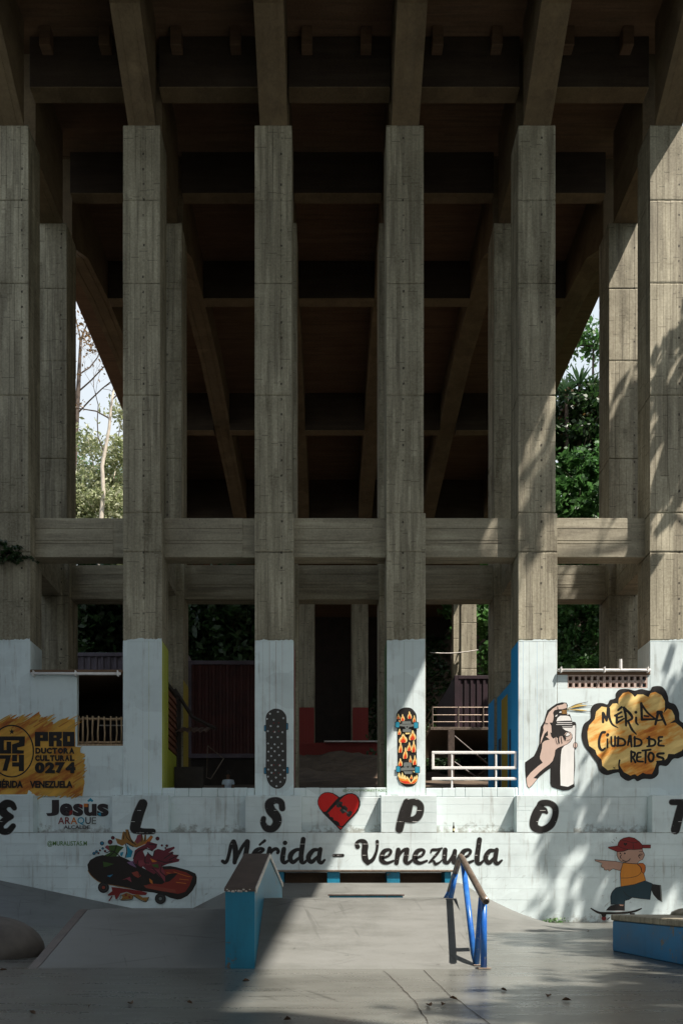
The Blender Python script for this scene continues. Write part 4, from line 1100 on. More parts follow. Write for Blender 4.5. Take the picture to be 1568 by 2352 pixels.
for k, (a, yy, s_) in enumerate([(1300, 870, 1.0), (1330, 850, 1.15), (1358, 862, 1.1), (1288, 895, .8), (1376, 880, .9)]):
    p = W(a, yy + 35, 45 + k * .3)
    t_ = thing('sword_leaf_plant', ['tall sword leaved plant, leftmost but one of the row above the hedge', 'tallest sword leaved plant in the middle of the row', 'sword leaved plant just right of the tallest', 'small sword leaved plant at the left end of the row', 'sword leaved plant against the dark column at the right end'][k], 'plant', (p[0], p[1], p[2] - 3.5), 'sword leaved plants in the right gap')
    mb = MB(); g_ = random.Random(60 + k)
    mb.tube([(p[0], p[1], p[2] - 3.6), (p[0], p[1], p[2])], [.14, .1], 7); mb.build('stem', M['bark'], t_)
    mb = MB()
    for q in range(34):
        az = g_.uniform(0, 6.28); el = g_.uniform(.25, 1.45); L = s_ * g_.uniform(.75, 1.25)
        d = Vector((math.cos(az) * math.cos(el), math.sin(az) * math.cos(el), math.sin(el))); n_v = d.cross(Vector((0, 0, 1))).normalized()
        o_ = Vector(p); w_ = .085
        P = [o_ - n_v * w_ * .5, o_ + n_v * w_ * .5, o_ + d * L * .5 + n_v * w_, o_ + d * L * .5 - n_v * w_, o_ + d * L - Vector((0, 0, .12 * L))]
        mb.add(P, [(0, 1, 2, 3), (3, 2, 4)])
    mb.build('blades', M['blade'], t_)
# fern on the leftmost column, weed at the wall foot
fp = px(20, 1268, 24.55)
t_ = thing('hanging_fern', 'dark fern growing out of the leftmost column below the tie beam', 'fern', (fp[0], 24.6, fp[1]))
g_ = random.Random(8); P = []
mb = MB()
for q in range(26):
    az = g_.uniform(math.pi * .95, math.pi * 2.05); L = g_.uniform(.3, .75); z0_ = fp[1] + g_.uniform(-.3, .3); x0_ = fp[0] + g_.uniform(-.35, .4)
    for s_ in range(9):
        u = s_ / 8
        for e in (-1, 1):
            P.append((x0_ + math.cos(az) * L * u + e * .04 * (1 - u), 24.58 + math.sin(az) * L * .5 * u, z0_ + .25 * u - .75 * u * u * L + .02 * e))
    mb.tube([(x0_, 24.62, z0_), (x0_ + math.cos(az) * L * .5, 24.58 + math.sin(az) * L * .25, z0_ + .1), (x0_ + math.cos(az) * L, 24.58 + math.sin(az) * L * .5, z0_ + .25 - .75 * L)], .008, 4)
mb.build('stem', M['bark'], t_)
link('fronds', leaf_mesh('fronds', P, .075, M['leafdk'], 9, 2.2, .3, ORG[t_.name]), t_)
wp = px(1272, 2112, 24.1)
t_ = thing('green_weed', 'small green weed at the foot of the white wall near the right bank', 'weed', (wp[0], 24.15, 0))
MB().tube([(wp[0], 24.15, 0), (wp[0] + .03, 24.12, .12)], .006, 4).build('stem', M['bark'], t_)
link('leaves', leaf_mesh('leaves', [(wp[0] + R.gauss(0, .16), 24.15 + R.gauss(0, .05), abs(R.gauss(.02, .06))) for _ in range(90)], .05, M['leaf'], 11, 1.6, 0, ORG[t_.name]), t_)

# trees beside the bridge on the right: they stand out of frame and shade the right-hand columns, wall and floor
SH = [((18.5, 20.5, 0), 26, [(17.9, 22.9, 30.0, 1.9, 1.4, 2.6), (19.4, 20.2, 32.5, 1.5, 1.5, 2.8), (16.6, 18.9, 19.0, 2.0, 1.5, 1.6), (18.8, 18.8, 20.5, 2.2, 1.5, 2.0), (16.2, 17.0, 34.5, .8, .7, 1.8), (20.5, 22.5, 26, 2.0, 2.0, 2.2), (14.35, 22.1, 24.5, .7, .6, 2.8), (13.9, 22.2, 19.5, .6, .5, 1.6)], 7000, .25),
      ((15.5, 7.5, 0), 18, [(14.2, 8.5, 18.5, 2.4, 3.6, 1.4), (16.0, 5.0, 20.0, 2.6, 3.0, 1.6), (12.8, 5.2, 17.0, 1.8, 1.8, 1.0), (16.5, 11.5, 19, 2.4, 2.6, 1.6), (14.8, 12.6, 17.5, 1.8, 1.6, 1.0)], 5200, .24),
      ((13.5, -1.5, 0), 18, [(11.8, -.6, 18.6, 2.4, 1.9, 1.4), (14.0, .8, 20, 2.4, 1.6, 1.6), (9.8, -2.6, 17.6, 2.4, 1.6, 1.0), (13.5, -4, 19, 3.0, 2.2, 1.6)], 5400, .24),
      ((17.5, 33.5, 3.6), 24, [(14.8, 31.5, 21, 2.2, 2.6, 2.0), (16.5, 34.5, 23, 2.6, 2.8, 2.4), (14.6, 36.5, 20, 2.0, 2.4, 2.0), (17.5, 30.5, 25, 2.2, 2.0, 2.2), (15.5, 39, 22, 2.4, 2.6, 2.4)], 5500, .36),
      ((19.5, 47, 12), 28, [(15.2, 46.5, 27, 2.2, 2.0, 2.0), (17.5, 49.5, 26, 2.4, 2.2, 2.2), (14.8, 50.5, 25, 2.0, 1.8, 2.0), (16.5, 44.5, 24.5, 2.0, 1.8, 2.0)], 5000, .36),
      ((18.5, 72, 22), 33, [(14.0, 71, 30, 2.4, 2.6, 2.2), (16.5, 73.5, 31, 2.4, 2.6, 2.4), (14.5, 67.5, 28.5, 2.2, 2.2, 2.0), (13.2, 75, 28.5, 2.0, 2.4, 1.8), (17, 69.5, 32, 2.2, 2.2, 2)], 7000, .40)]
for k, (bs, tp, bl, n, sz) in enumerate(SH):
    tree('shade_tree', ['tall tree beside the right-hand columns whose leaves dapple them', 'spreading tree right of the skate floor', 'broad tree near the viewer on the right of the floor', 'tall tree beside the viaduct right of the purple container', 'tree on the right slope behind the mixed hedge', 'farthest tree on the right slope, beyond the sunlit column'][k], 'tree', bs, tp, bl, n, sz, M['leaf'], 70 + k, M['bark'], .2, cl=38, cr=.38, elong=1.9)

LT = [(-19.5, -10), (-21, 0), (-19.0, 9.5), (-20.5, 18), (-22, 27)]  # unseen trees added to hold back sky light from the left
for k, (x, y) in enumerate(LT):
    tree('valley_tree', ['tall dark tree of the left valley side, nearest the viewer', 'second tall tree along the left side', 'tall tree left of the skate floor', 'tall tree level with the white wall at left', 'tall tree behind the left end of the wall'][k], 'tree', (x, y, 3.5 if y > 25 else 0), 17,
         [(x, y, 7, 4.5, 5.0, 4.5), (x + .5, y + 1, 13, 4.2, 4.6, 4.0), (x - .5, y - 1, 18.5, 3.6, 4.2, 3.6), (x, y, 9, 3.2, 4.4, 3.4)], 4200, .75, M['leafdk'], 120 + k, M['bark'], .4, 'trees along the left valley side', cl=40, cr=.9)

for k, (x, y) in enumerate([(27, -6), (28.5, 4), (27.5, 13), (29, 33)]):  # unseen trees added to cut sky light from the right
    tree('valley_tree', ['dense tree low on the right valley side, nearest the viewer', 'dense tree on the right valley side beyond the first', 'dense tree on the right valley side level with the ramp', 'dense tree on the right valley side behind the wall'][k], 'tree', (x, y, 3.5 if y > 25 else 0), 15,
         [(x, y, 6, 4.5, 5.2, 5), (x + .5, y + 1, 12, 4.2, 5.0, 4.5), (x + 1, y - 1, 18, 4.0, 5, 4), (x + 1, y, 25, 3.6, 5, 4)], 7500, .75, M['leafdk'], 140 + k, M['bark'], .4, 'trees along the right valley side', cl=40, cr=.9)

g_ = np.random.default_rng(77); P = []
for q in range(760):
    x = g_.uniform(3.5, 22) if q < 360 else g_.uniform(4, 11); y = g_.uniform(41, 74) if q < 360 else g_.uniform(60, 84); s_ = g_.uniform(.25, .8)
    for r_ in range(26):
        xx = x + g_.normal() * s_; yy = y + g_.normal() * s_
        P.append((xx, yy, hz(xx, yy) + .15 + abs(g_.normal()) * s_ * .45))
o = link('undergrowth', leaf_mesh('undergrowth', P, .22, M['leafdk'], 78, 1.8, .2))
tag(o, 'dark undergrowth and leaf litter on the right slope', kind='stuff')
# ---------------------------------------------------------------- painted lettering and murals (flat paint on the wall)
def catmull(P, n=6, closed=False):
    P = [tuple(map(float, p)) for p in P]; L = len(P); out = []
    segs = L if closed else L - 1
    for i in range(segs):
        p1, p2 = P[i], P[(i + 1) % L]
        p0 = P[i - 1] if (i > 0 or closed) else tuple(2 * a - b for a, b in zip(p1, p2))
        p3 = P[(i + 2) % L] if (i + 2 < L or closed) else tuple(2 * b - a for a, b in zip(p1, p2))
        for k in range(n):
            t = k / n
            out.append(tuple(.5 * (2 * b + (c - a) * t + (2 * a - 5 * b + 4 * c - d) * t * t + (3 * b - a - 3 * c + d) * t ** 3) for a, b, c, d in zip(p0, p1, p2, p3)))
    if not closed: out.append(P[-1])
    return out

class Mural:
    """flat paint traced in the coordinates of one magnified window (x0, y0, magnification) on the wall plane at depth Y"""
    def __init__(s, name, label, parent, win, Y, step=.0006):
        s.name, s.label, s.parent, s.Y, s.step = name, label, parent, Y, step
        s.x0, s.y0, s.k = win
        s.mb = MB(); s.mats = []; s.layer = 0; s.hl = 0; s.halo = {'painted_letter': 9, 'script_lettering': 7}.get(name, 0)
    def mi(s, m):
        m = M[m]
        if m not in s.mats: s.mats.append(m)
        return s.mats.index(m)
    def p3(s, x, y):
        q = px((s.x0 + x / s.k) / 1.7417, (s.y0 + y / s.k) / 1.7417, s.Y)
        return (q[0], s.Y - .0008 - s.layer * s.step, q[1])
    def poly(s, P, m, smooth=False, holes=()):
        if smooth: P = catmull(P, 5, True)
        V = [s.p3(*p) for p in P]
        tri = tessellate_polygon([[Vector((v[0], v[2], 0)) for v in V]] )
        s.mb.add(V, [tuple(t) for t in tri], s.mi(m)); s.layer += 1
        return s
    def rect(s, x0, y0, x1, y1, m): return s.poly([(x0, y0), (x1, y0), (x1, y1), (x0, y1)], m)
    def circ(s, x, y, r, m, ry=None, n=20):
        return s.poly([(x + r * math.cos(2 * math.pi * k / n), y + (ry or r) * math.sin(2 * math.pi * k / n)) for k in range(n)], m)
    def stroke(s, P, m, w=None, closed=False, smooth=True, n=6):
        if w is not None: P = [(p[0], p[1], w) for p in P]
        if s.halo and m == 'black':                   # soft overspray round the letter
            h, s.halo, ly = s.halo, 0, s.layer
            s.layer = s.hl; s.stroke([(p[0], p[1], p[2] + h) for p in P], 'm_over', None, closed, smooth, n); s.hl = s.layer - .3
            s.halo, s.layer = h, max(ly, 2.0)
        Q = catmull(P, n, closed) if smooth and len(P) > 2 else [tuple(map(float, p)) for p in P]
        L = len(Q); left, right = [], []
        for i, q in enumerate(Q):
            a = Q[i - 1] if (i > 0 or closed) else q; b = Q[(i + 1) % L] if (i + 1 < L or closed) else q
            dx, dy = b[0] - a[0], b[1] - a[1]; l = math.hypot(dx, dy) or 1
            nx_, ny_ = -dy / l * q[2] / 2, dx / l * q[2] / 2
            left.append((q[0] + nx_, q[1] + ny_)); right.append((q[0] - nx_, q[1] - ny_))
        V = [s.p3(*p) for p in left + right]; fs = []
        for i in range(L if closed else L - 1):
            j = (i + 1) % L; fs.append((i, j, L + j, L + i))
        if not closed:                                # round ends
            for (q, pn, sg) in ((Q[0], Q[1], -1), (Q[-1], Q[-2], -1)):
                a0 = math.atan2(q[1] - pn[1], q[0] - pn[0]); base = len(V)
                arc = [(q[0] + q[2] / 2 * math.cos(a0 - math.pi / 2 + math.pi * k / 6), q[1] + q[2] / 2 * math.sin(a0 - math.pi / 2 + math.pi * k / 6)) for k in range(7)]
                V += [s.p3(*p) for p in arc]; fs.append(tuple(range(base, base + 7)))
        s.mb.add(V, fs, s.mi(m)); s.layer += .35
        return s
    def text(s, st, x0, y0, x1, y1, m, off=.02, shear=0):
        cu = bpy.data.curves.new('t', 'FONT'); cu.body = st; cu.offset = off; cu.resolution_u = 4; cu.shear = shear
        o = bpy.data.objects.new('t', cu); COL.objects.link(o)
        bpy.context.view_layer.update()
        me = o.evaluated_get(bpy.context.evaluated_depsgraph_get()).to_mesh()
        vs = [(v.co.x, v.co.y) for v in me.vertices]; fs = [tuple(p.vertices) for p in me.polygons]
        a0, a1 = min(v[0] for v in vs), max(v[0] for v in vs); b0, b1 = min(v[1] for v in vs), max(v[1] for v in vs)
        V = [s.p3(x0 + (v[0] - a0) / (a1 - a0) * (x1 - x0), y1 - (v[1] - b0) / (b1 - b0) * (y1 - y0)) for v in vs]
        s.mb.add(V, fs, s.mi(m)); s.layer += 1
        bpy.data.objects.remove(o); bpy.data.curves.remove(cu)
        return s
    def done(s):
        me = bpy.data.meshes.new(s.name); og = ORG[s.parent.name]
        me.from_pydata([(p[0] - og.x, p[1] - og.y, p[2] - og.z) for p in s.mb.v], [], s.mb.f)
        for q in s.mats: me.materials.append(q)
        me.polygons.foreach_set('material_index', s.mb.m)
        bm = bmesh.new(); bm.from_mesh(me)
        for f in bm.faces:
            if f.normal.y > 0: f.normal_flip()
        bm.to_mesh(me); bm.free()
        return link(s.name, me, s.parent, s.label)

def P_(name, col, wear=.3, **k): M[name] = paint(name + '_mural_paint', col, wear, tuple(x * .45 for x in col), .55, **k)
P_('m_red', (.62, .014, .010)); P_('m_darkred', (.20, .018, .016)); P_('m_maroon', (.15, .022, .034)); P_('m_ochre', (.30, .15, .035)); P_('m_orange', (.55, .16, .02)); P_('m_yellow', (.78, .55, .16))
P_('m_flame', (.85, .66, .28)); P_('m_flameo', (.80, .26, .03)); P_('m_flamer', (.62, .04, .012)); P_('m_teal', (.018, .27, .40)); P_('m_blue', (.03, .20, .34)); P_('m_grey', (.16, .18, .17)); P_('m_dkgrey', (.045, .043, .038))
P_('m_skin', (.62, .47, .40)); P_('m_skin2', (.45, .27, .20)); P_('m_green', (.05, .10, .02)); P_('m_tag', (.10, .24, .05), .5); P_('m_navy', (.018, .045, .06)); P_('m_white', (.78, .78, .76)); P_('m_shirt', (.58, .22, .03)); P_('m_shirt2', (.50, .13, .02))
P_('m_pink', (.24, .045, .06)); P_('m_lilac', (.22, .13, .24)); P_('m_deck', (.018, .013, .010)); P_('m_wood', (.26, .05, .03), streak=(2, 2, 9)); P_('m_wood2', (.22, .028, .016), streak=(2, 2, 9)); P_('m_textblk', (.03, .022, .024))
M['sprayL'] = spray('sprayed_orange', (.56, .31, .055), (.46, .17, .03), (.24, .05, .018), (1.0, 1, 4.2), (0, math.radians(30), 0))
M['sprayR'] = spray('sprayed_yellow', (.80, .56, .20), (.76, .33, .06), (.52, .13, .02), (.9, 1, 4.0), (0, math.radians(24), 0), .04)
P_('m_over', (.33, .37, .37), .8); P_('m_sprayy', (.55, .33, .07)); P_('m_sprayo', (.42, .16, .03))
YN = 24.638 - .004                                            # niche / bay wall / column paint plane
YF = YL - .003

# --- film-makers' logo on the left column and wall
m = Mural('logo_mural', 'orange sprayed mural with black block lettering and a starred ring', lw, (0, 2820, 4.3556), YN)
m.poly([(-160, 1560), (-160, 330), (0, 300), (90, 245), (180, 198), (192, 240), (250, 236), (300, 240), (430, 195), (420, 290), (520, 230), (690, 112), (695, 160), (722, 190), (690, 235), (762, 250), (720, 290), (840, 262), (835, 300), (930, 295), (925, 335), (1060, 270), (1215, 200), (1180, 255), (1310, 248), (1318, 728), (1412, 735), (1398, 830), (1482, 855), (1440, 950), (1492, 940), (1460, 1020), (1495, 1045), (1450, 1120), (1492, 1165), (1440, 1240), (1478, 1330), (1460, 1450), (1440, 1590), (1300, 1560), (1250, 1596), (1100, 1580), (850, 1596), (800, 1570), (640, 1590), (505, 1480), (480, 1556)], 'sprayL')
for q in range(70):                                          # loose sprayed strokes feathering the edge
    x = R.uniform(-150, 1440); e = R.random()
    if e < .45: y = 215 + R.uniform(-30, 130) if x < 900 else 290 + R.uniform(-60, 120)
    elif e < .75: x = R.uniform(1330, 1450); y = R.uniform(760, 1580)
    else: y = R.uniform(1480, 1575); x = R.uniform(480, 1440)
    L = R.uniform(60, 150)
    m.stroke([(x - L * .8, y + L * .5, R.uniform(14, 30)), (x, y, R.uniform(18, 34)), (x + L * .75, y - L * .42, 3)], R.choice(['m_sprayy', 'm_sprayy', 'sprayL', 'm_sprayo'])); m.layer -= .3
m.stroke([(210 + 378 * math.cos(a), 806 + 448 * math.sin(a)) for a in [2 * math.pi * k / 28 for k in range(28)]], 'blackp', 24, closed=True)
m.poly([(212 + (52 if k % 2 == 0 else 22) * math.sin(math.pi * k / 5), 466 - (58 if k % 2 == 0 else 24) * math.cos(math.pi * k / 5)) for k in range(10)], 'blackp')
for r in [(-140, 548, 440, 620), (-140, 620, 75, 850), (75, 785, 203, 850), (120, 640, 203, 785), (218, 870, 305, 985), (335, 870, 425, 1155), (218, 1000, 335, 1075)]: m.rect(*r, 'blackp')
m.poly([(340, 620), (440, 620), (435, 715), (310, 745), (310, 785), (425, 795), (420, 850), (217, 850), (217, 690), (340, 650)], 'blackp')
m.poly([(-140, 875), (203, 875), (130, 1150), (50, 1145), (105, 940), (-140, 940)], 'blackp')
for r in [(615, 470, 845, 532), (615, 532, 710, 725), (750, 532, 845, 630), (710, 570, 750, 630), (858, 470, 1085, 535), (858, 535, 945, 725), (990, 535, 1085, 725), (945, 570, 990, 628), (1102, 470, 1305, 548), (1102, 548, 1183, 725), (1225, 548, 1305, 725), (1183, 640, 1225, 725)]: m.rect(*r, 'blackp')
m.poly([(1048, 603), (1090, 572), (1090, 632)], 'sprayL')
for st, x0, y0, x1, y1, of in [('DUCTORA', 622, 748, 1308, 852, .07), ('CULTURAL', 618, 878, 1312, 980, .07), ('0274', 615, 1000, 1328, 1192, .075), ('MÉRIDA', -60, 1290, 412, 1448, .05), ('VENEZUELA', 530, 1325, 1275, 1450, .05)]:
    if st in ('DUCTORA', 'CULTURAL', '0274'):
        n = len(st); w_ = (x1 - x0) / n
        for k, c in enumerate(st): m.text(c, x0 + k * w_ + 2, y0, x0 + (k + 1) * w_ - 4, y1, 'blackp', of)
    else: m.text(st, x0, y0, x1, y1, 'blackp', of)
m.done()

# --- big letters
m = Mural('painted_letter', 'rounded black letter E', mw, (0, 3180, 2.3758), YF)
m.stroke([(140, 125, 46), (112, 88, 62), (60, 85, 76), (22, 130, 84), (50, 180, 76), (112, 207, 46)], 'black').stroke([(112, 210, 40), (52, 238, 60), (8, 290, 62), (22, 342, 60), (80, 345, 58), (128, 296, 50)], 'black').done()
m = Mural('painted_letter', 'black letter L above the skateboard mural', mw, (0, 3180, 2.3758), YF)
m.stroke([(1358, 84, 90), (1312, 200, 100), (1284, 315, 96)], 'black').stroke([(1285, 328, 80), (1350, 346, 58), (1456, 347, 50)], 'black').done()
w5 = (980, 3170, 1.96)
m = Mural('painted_letter', 'black letter S', mw, w5, YF)
m.stroke([(292, 125, 46), (282, 78, 46), (240, 62, 48), (192, 85, 64), (202, 140, 74), (244, 190, 74), (250, 240, 66), (215, 285, 56), (168, 280, 52), (142, 240, 42), (146, 205, 38)], 'black').done()
m = Mural('painted_letter', 'black letter P in full sun', mw, w5, YF)
m.stroke([(1268, 78, 58), (1242, 150, 62), (1216, 250, 62), (1208, 290, 58)], 'black').stroke([(1270, 80, 50), (1340, 78, 52), (1374, 112, 52), (1362, 180, 54), (1320, 213, 50), (1262, 212, 46)], 'black').stroke([(1290, 100, 50), (1275, 190, 40)], 'black', smooth=False).done()
m = Mural('painted_letter', 'black letter O', mw, (2050, 3170, 2.3025), YF)
m.stroke([(265, 102, 60), (335, 100, 54), (386, 140, 56), (388, 220, 54), (345, 305, 62), (265, 345, 62), (200, 320, 74), (194, 260, 76), (222, 190, 84), (250, 135, 72)], 'black', closed=True).stroke([(235, 155, 60), (285, 165, 60), (310, 186, 28)], 'black').done()
m = Mural('painted_letter', 'black letter T cut by the right edge of the photo', mw, (2050, 3170, 2.3025), YF)
m.stroke([(1462, 90, 52), (1690, 92, 54)], 'black', smooth=False).stroke([(1556, 112, 80), (1528, 210, 80), (1494, 345, 80)], 'black').done()

# --- script
m = Mural('script_lettering', 'black brush script word before the dash, partly behind the teal ledge', mw, (860, 3340, 2.613), YF)
for s_ in [[(80, 275, 34), (105, 288, 38), (130, 262, 34), (150, 190, 34), (170, 110, 40), (192, 72, 46)], [(195, 72, 50), (212, 140, 56), (215, 220, 52), (205, 288, 42)], [(205, 285, 36), (240, 210, 34), (290, 120, 34), (332, 72, 40)], [(338, 72, 54), (335, 130, 50), (322, 200, 50), (308, 270, 46), (325, 294, 32), (370, 270, 20)],
           [(468, 103, 20), (520, 60, 28)], [(398, 205, 26), (445, 195, 26), (490, 172, 30), (505, 152, 30), (475, 142, 30), (430, 165, 44), (402, 215, 48), (408, 262, 46), (445, 290, 36), (505, 268, 22)],
           [(572, 142, 42), (560, 200, 46), (548, 288, 46)], [(562, 215, 32), (600, 162, 34), (640, 146, 34), (662, 170, 32), (655, 187, 30)], [(720, 148, 46), (710, 205, 48), (706, 262, 48), (728, 290, 36), (772, 265, 22)],
           [(885, 152, 30), (845, 158, 36), (800, 195, 50), (785, 245, 48), (815, 285, 40), (872, 245, 28)], [(922, 45, 48), (910, 130, 50), (899, 220, 50), (905, 278, 46), (930, 290, 30), (962, 262, 22)],
           [(1075, 155, 30), (1030, 160, 40), (988, 205, 50), (976, 250, 48), (1010, 282, 42), (1070, 230, 28)], [(1100, 150, 44), (1090, 210, 46), (1085, 268, 46), (1112, 292, 34), (1145, 262, 20)]]: m.stroke(s_, 'black', smooth=len(s_) > 2)
m.circ(732, 83, 24, 'black').stroke([(1240, 215, 28), (1336, 213, 28)], 'black', smooth=False).done()
m = Mural('script_lettering', 'black brush script word after the dash, in full sun', mw, (1400, 3340, 2.529), YF)
EE = [(330, 238, 22), (390, 208, 26), (412, 168, 28), (388, 150, 30), (342, 168, 44), (318, 220, 50), (325, 264, 48), (372, 285, 32), (440, 262, 20)]
UA = [[(1455, 158, 30), (1410, 162, 40), (1376, 205, 46), (1370, 250, 46), (1405, 281, 40), (1452, 235, 26)], [(1480, 150, 40), (1470, 210, 44), (1464, 264, 44), (1490, 290, 34), (1532, 258, 18)]]
for s_ in [[(76, 120, 46), (64, 88, 32), (95, 62, 34), (140, 70, 50), (152, 110, 62), (146, 170, 60), (152, 240, 62), (178, 282, 46)], [(178, 283, 42), (230, 248, 36), (264, 172, 26), (274, 112, 26), (274, 66, 32)], EE,
           [(486, 152, 46), (478, 210, 46), (468, 284, 44)], [(478, 232, 26), (520, 172, 28), (555, 148, 34)], [(575, 150, 46), (566, 210, 48), (560, 264, 48), (588, 285, 34), (640, 245, 20)], [(x + 335, y, w_) for x, y, w_ in EE],
           [(815, 178, 14), (830, 152, 26), (880, 150, 28), (928, 134, 14)], [(918, 142, 14), (870, 200, 26), (800, 278, 16)], [(800, 278, 14), (840, 262, 20), (862, 294, 28), (900, 280, 18), (925, 258, 12)],
           [(960, 152, 46), (955, 210, 46), (955, 264, 44), (988, 280, 32), (1032, 218, 28), (1055, 165, 30)], [(1058, 162, 40), (1050, 220, 46), (1046, 268, 46), (1072, 285, 28), (1105, 255, 18)], [(x + 804, y, w_) for x, y, w_ in EE],
           [(1306, 48, 48), (1295, 130, 48), (1283, 220, 50), (1285, 274, 48), (1312, 290, 32), (1350, 258, 20)]] + UA: m.stroke(s_, 'black')
m.done()

# --- heart
m = Mural('heart_mural', 'red heart outlined in black with skate trucks inside', mw, (1240, 3140, 6.533), YN)
m.poly([(770, 325), (700, 270), (600, 212), (480, 186), (380, 195), (290, 245), (225, 320), (195, 420), (200, 510), (250, 620), (330, 730), (480, 880), (650, 1045), (795, 1195), (880, 1100), (1000, 960), (1150, 810), (1260, 680), (1310, 540), (1312, 430), (1275, 330), (1190, 250), (1090, 212), (980, 222), (880, 262), (805, 305)], 'blackp')
m.poly([(735, 335), (600, 235), (480, 203), (380, 212), (295, 262), (235, 340), (212, 430), (217, 510), (262, 610), (350, 705), (420, 690), (540, 545), (660, 410)], 'm_red')
m.poly([(460, 740), (640, 560), (780, 400), (900, 290), (1000, 242), (1100, 237), (1200, 285), (1258, 370), (1275, 470), (1250, 590), (1180, 715), (1080, 830), (960, 950), (860, 1065), (800, 1085), (770, 1040), (760, 985), (700, 945), (615, 920), (600, 850), (515, 830), (500, 770)], 'm_red')
m.poly([(700, 1055), (780, 1100), (850, 1110), (795, 1160)], 'm_red')
for p in ([(760, 425), (848, 450), (840, 530), (760, 600), (690, 580), (675, 500)], [(900, 530), (985, 610), (960, 690), (850, 760), (770, 660), (860, 560)], [(1050, 670), (1105, 715), (1080, 790), (1020, 845), (950, 800), (960, 720)]): m.poly(p, 'm_dkgrey')
m.stroke([(780, 520, 60), (900, 640, 60)], 'blackp', smooth=False).stroke([(880, 660, 40), (1000, 740, 30)], 'm_grey', smooth=False)
m.done()
m = Mural('tag_lettering', 'small faded green handle above the heart', mw, (1240, 3140, 6.533), YW - .001)
m.text('@CONAMORESTA2020', 855, 110, 2070, 190, 'm_tag', .0).done()

# --- mayor's panel
m = Mural('campaign_lettering', 'name lettering with coloured letters in the stained niche', mw, (160, 3170, 5.2267), YN)
for c, x0, y0, x1, y1 in [('J', 135, 155, 405, 495), ('e', 420, 228, 690, 495), ('s', 693, 235, 910, 498), ('u', 925, 240, 1190, 495), ('s', 1200, 235, 1440, 505)]: m.text(c, x0, y0, x1, y1, 'm_textblk', .045)
m.poly([(610, 475), (622, 385), (690, 370), (680, 430), (650, 470)], 'm_darkred').poly([(830, 240), (870, 250), (905, 290), (840, 312)], 'm_darkred').rect(922, 235, 1005, 305, 'm_orange').poly([(1060, 115), (1125, 175), (1095, 203), (1060, 180), (1025, 200), (990, 180)], 'm_teal').poly([(1205, 440), (1280, 415), (1285, 497), (1240, 480)], 'm_teal')
for c, x0, x1, mt in [('A', 385, 515, 'm_darkred'), ('R', 530, 640, 'm_darkred'), ('A', 648, 785, 'm_orange'), ('Q', 792, 935, 'm_teal'), ('U', 955, 1070, 'm_textblk'), ('E', 1088, 1180, 'm_grey')]: m.text(c, x0, 518, x1, 680 if c == 'Q' else 662, mt, .012)
m.text('ALCALDE', 505, 690, 1050, 762, 'm_textblk', .012)
m.done()
m = Mural('tag_lettering', 'green painted handle below the stained niche', mw, (160, 3170, 5.2267), YF)
m.text('@MURALISTAS.M', 160, 1012, 988, 1140, 'm_tag', .012).done()

# --- splashing skateboard
m = Mural('splash_skateboard_mural', 'skateboard mural bursting into coloured paint splashes', mw, (330, 3300, 3.136), YF, .0005)
m.poly([(490, 190), (505, 95), (525, 78), (545, 100), (540, 60), (560, 55), (580, 65), (615, 175), (650, 215), (690, 150), (715, 118), (750, 115), (772, 195), (782, 120), (800, 125), (805, 190), (860, 128), (890, 150), (850, 215), (760, 250), (680, 285), (600, 262), (540, 215)], 'm_ochre')
for s_ in ([(545, 90), (560, 160), (640, 230)], [(575, 60), (600, 170), (670, 250)], [(530, 90), (515, 180)], [(700, 130), (690, 200)], [(745, 120), (740, 210)], [(790, 125), (780, 200)], [(870, 140), (790, 230)]): m.stroke(s_, 'blackp', 9)
m.poly([(690, 130), (740, 118), (735, 200), (690, 240), (665, 210)], 'm_pink').poly([(800, 210), (862, 140), (880, 150), (840, 215), (720, 270)], 'm_orange')
m.poly([(415, 165), (500, 188), (565, 222), (500, 262), (440, 232)], 'm_ochre').poly([(280, 280), (310, 255), (360, 270), (410, 310), (360, 340)], 'm_pink')
m.poly([(330, 260), (430, 252), (522, 280), (470, 330), (400, 440), (300, 460), (250, 440), (225, 410), (350, 345)], 'm_green')
m.poly([(640, 410), (660, 320), (700, 290), (790, 245), (820, 205), (942, 240), (930, 285), (880, 325), (820, 285), (760, 330), (790, 400), (822, 345), (888, 400), (905, 320), (950, 300), (1025, 322), (1050, 300), (1150, 272), (1162, 290), (1080, 352), (1132, 332), (1142, 372), (1212, 376), (1180, 420), (1222, 430), (1210, 460), (1070, 490), (980, 530), (1000, 600), (1045, 720), (960, 690), (880, 650), (800, 560), (760, 520), (700, 640), (640, 520)], 'm_maroon')
m.poly([(65, 500), (100, 440), (180, 395), (260, 378), (330, 400), (420, 395), (470, 390), (560, 430), (640, 470), (720, 520), (800, 560), (900, 620), (1010, 520), (1100, 515), (1180, 530), (1330, 570), (1420, 610), (1436, 660), (1430, 735), (1385, 820), (1320, 890), (1240, 930), (1190, 936), (1100, 915), (1050, 890), (900, 850), (740, 830), (600, 800), (440, 775), (330, 745), (210, 715), (120, 640), (75, 575)], 'm_deck')
m.stroke([(72, 575), (122, 645), (212, 714), (330, 747), (470, 772), (600, 798)], 'm_ochre', 9)
m.poly([(1020, 560), (1150, 555), (1300, 595), (1385, 650), (1345, 760), (1290, 840), (1200, 865), (1000, 830), (860, 800), (780, 765), (860, 735), (1000, 745), (1060, 700)], 'm_wood2')
m.poly([(770, 757), (900, 765), (1165, 812), (1175, 850), (1000, 832), (800, 792)], 'm_wood')
for s_ in ([(1150, 590), (1300, 640), (1350, 650)], [(1220, 680), (1330, 690)], [(1180, 720), (1300, 735)], [(1060, 600), (1160, 620)]): m.stroke(s_, 'm_orange', 8)
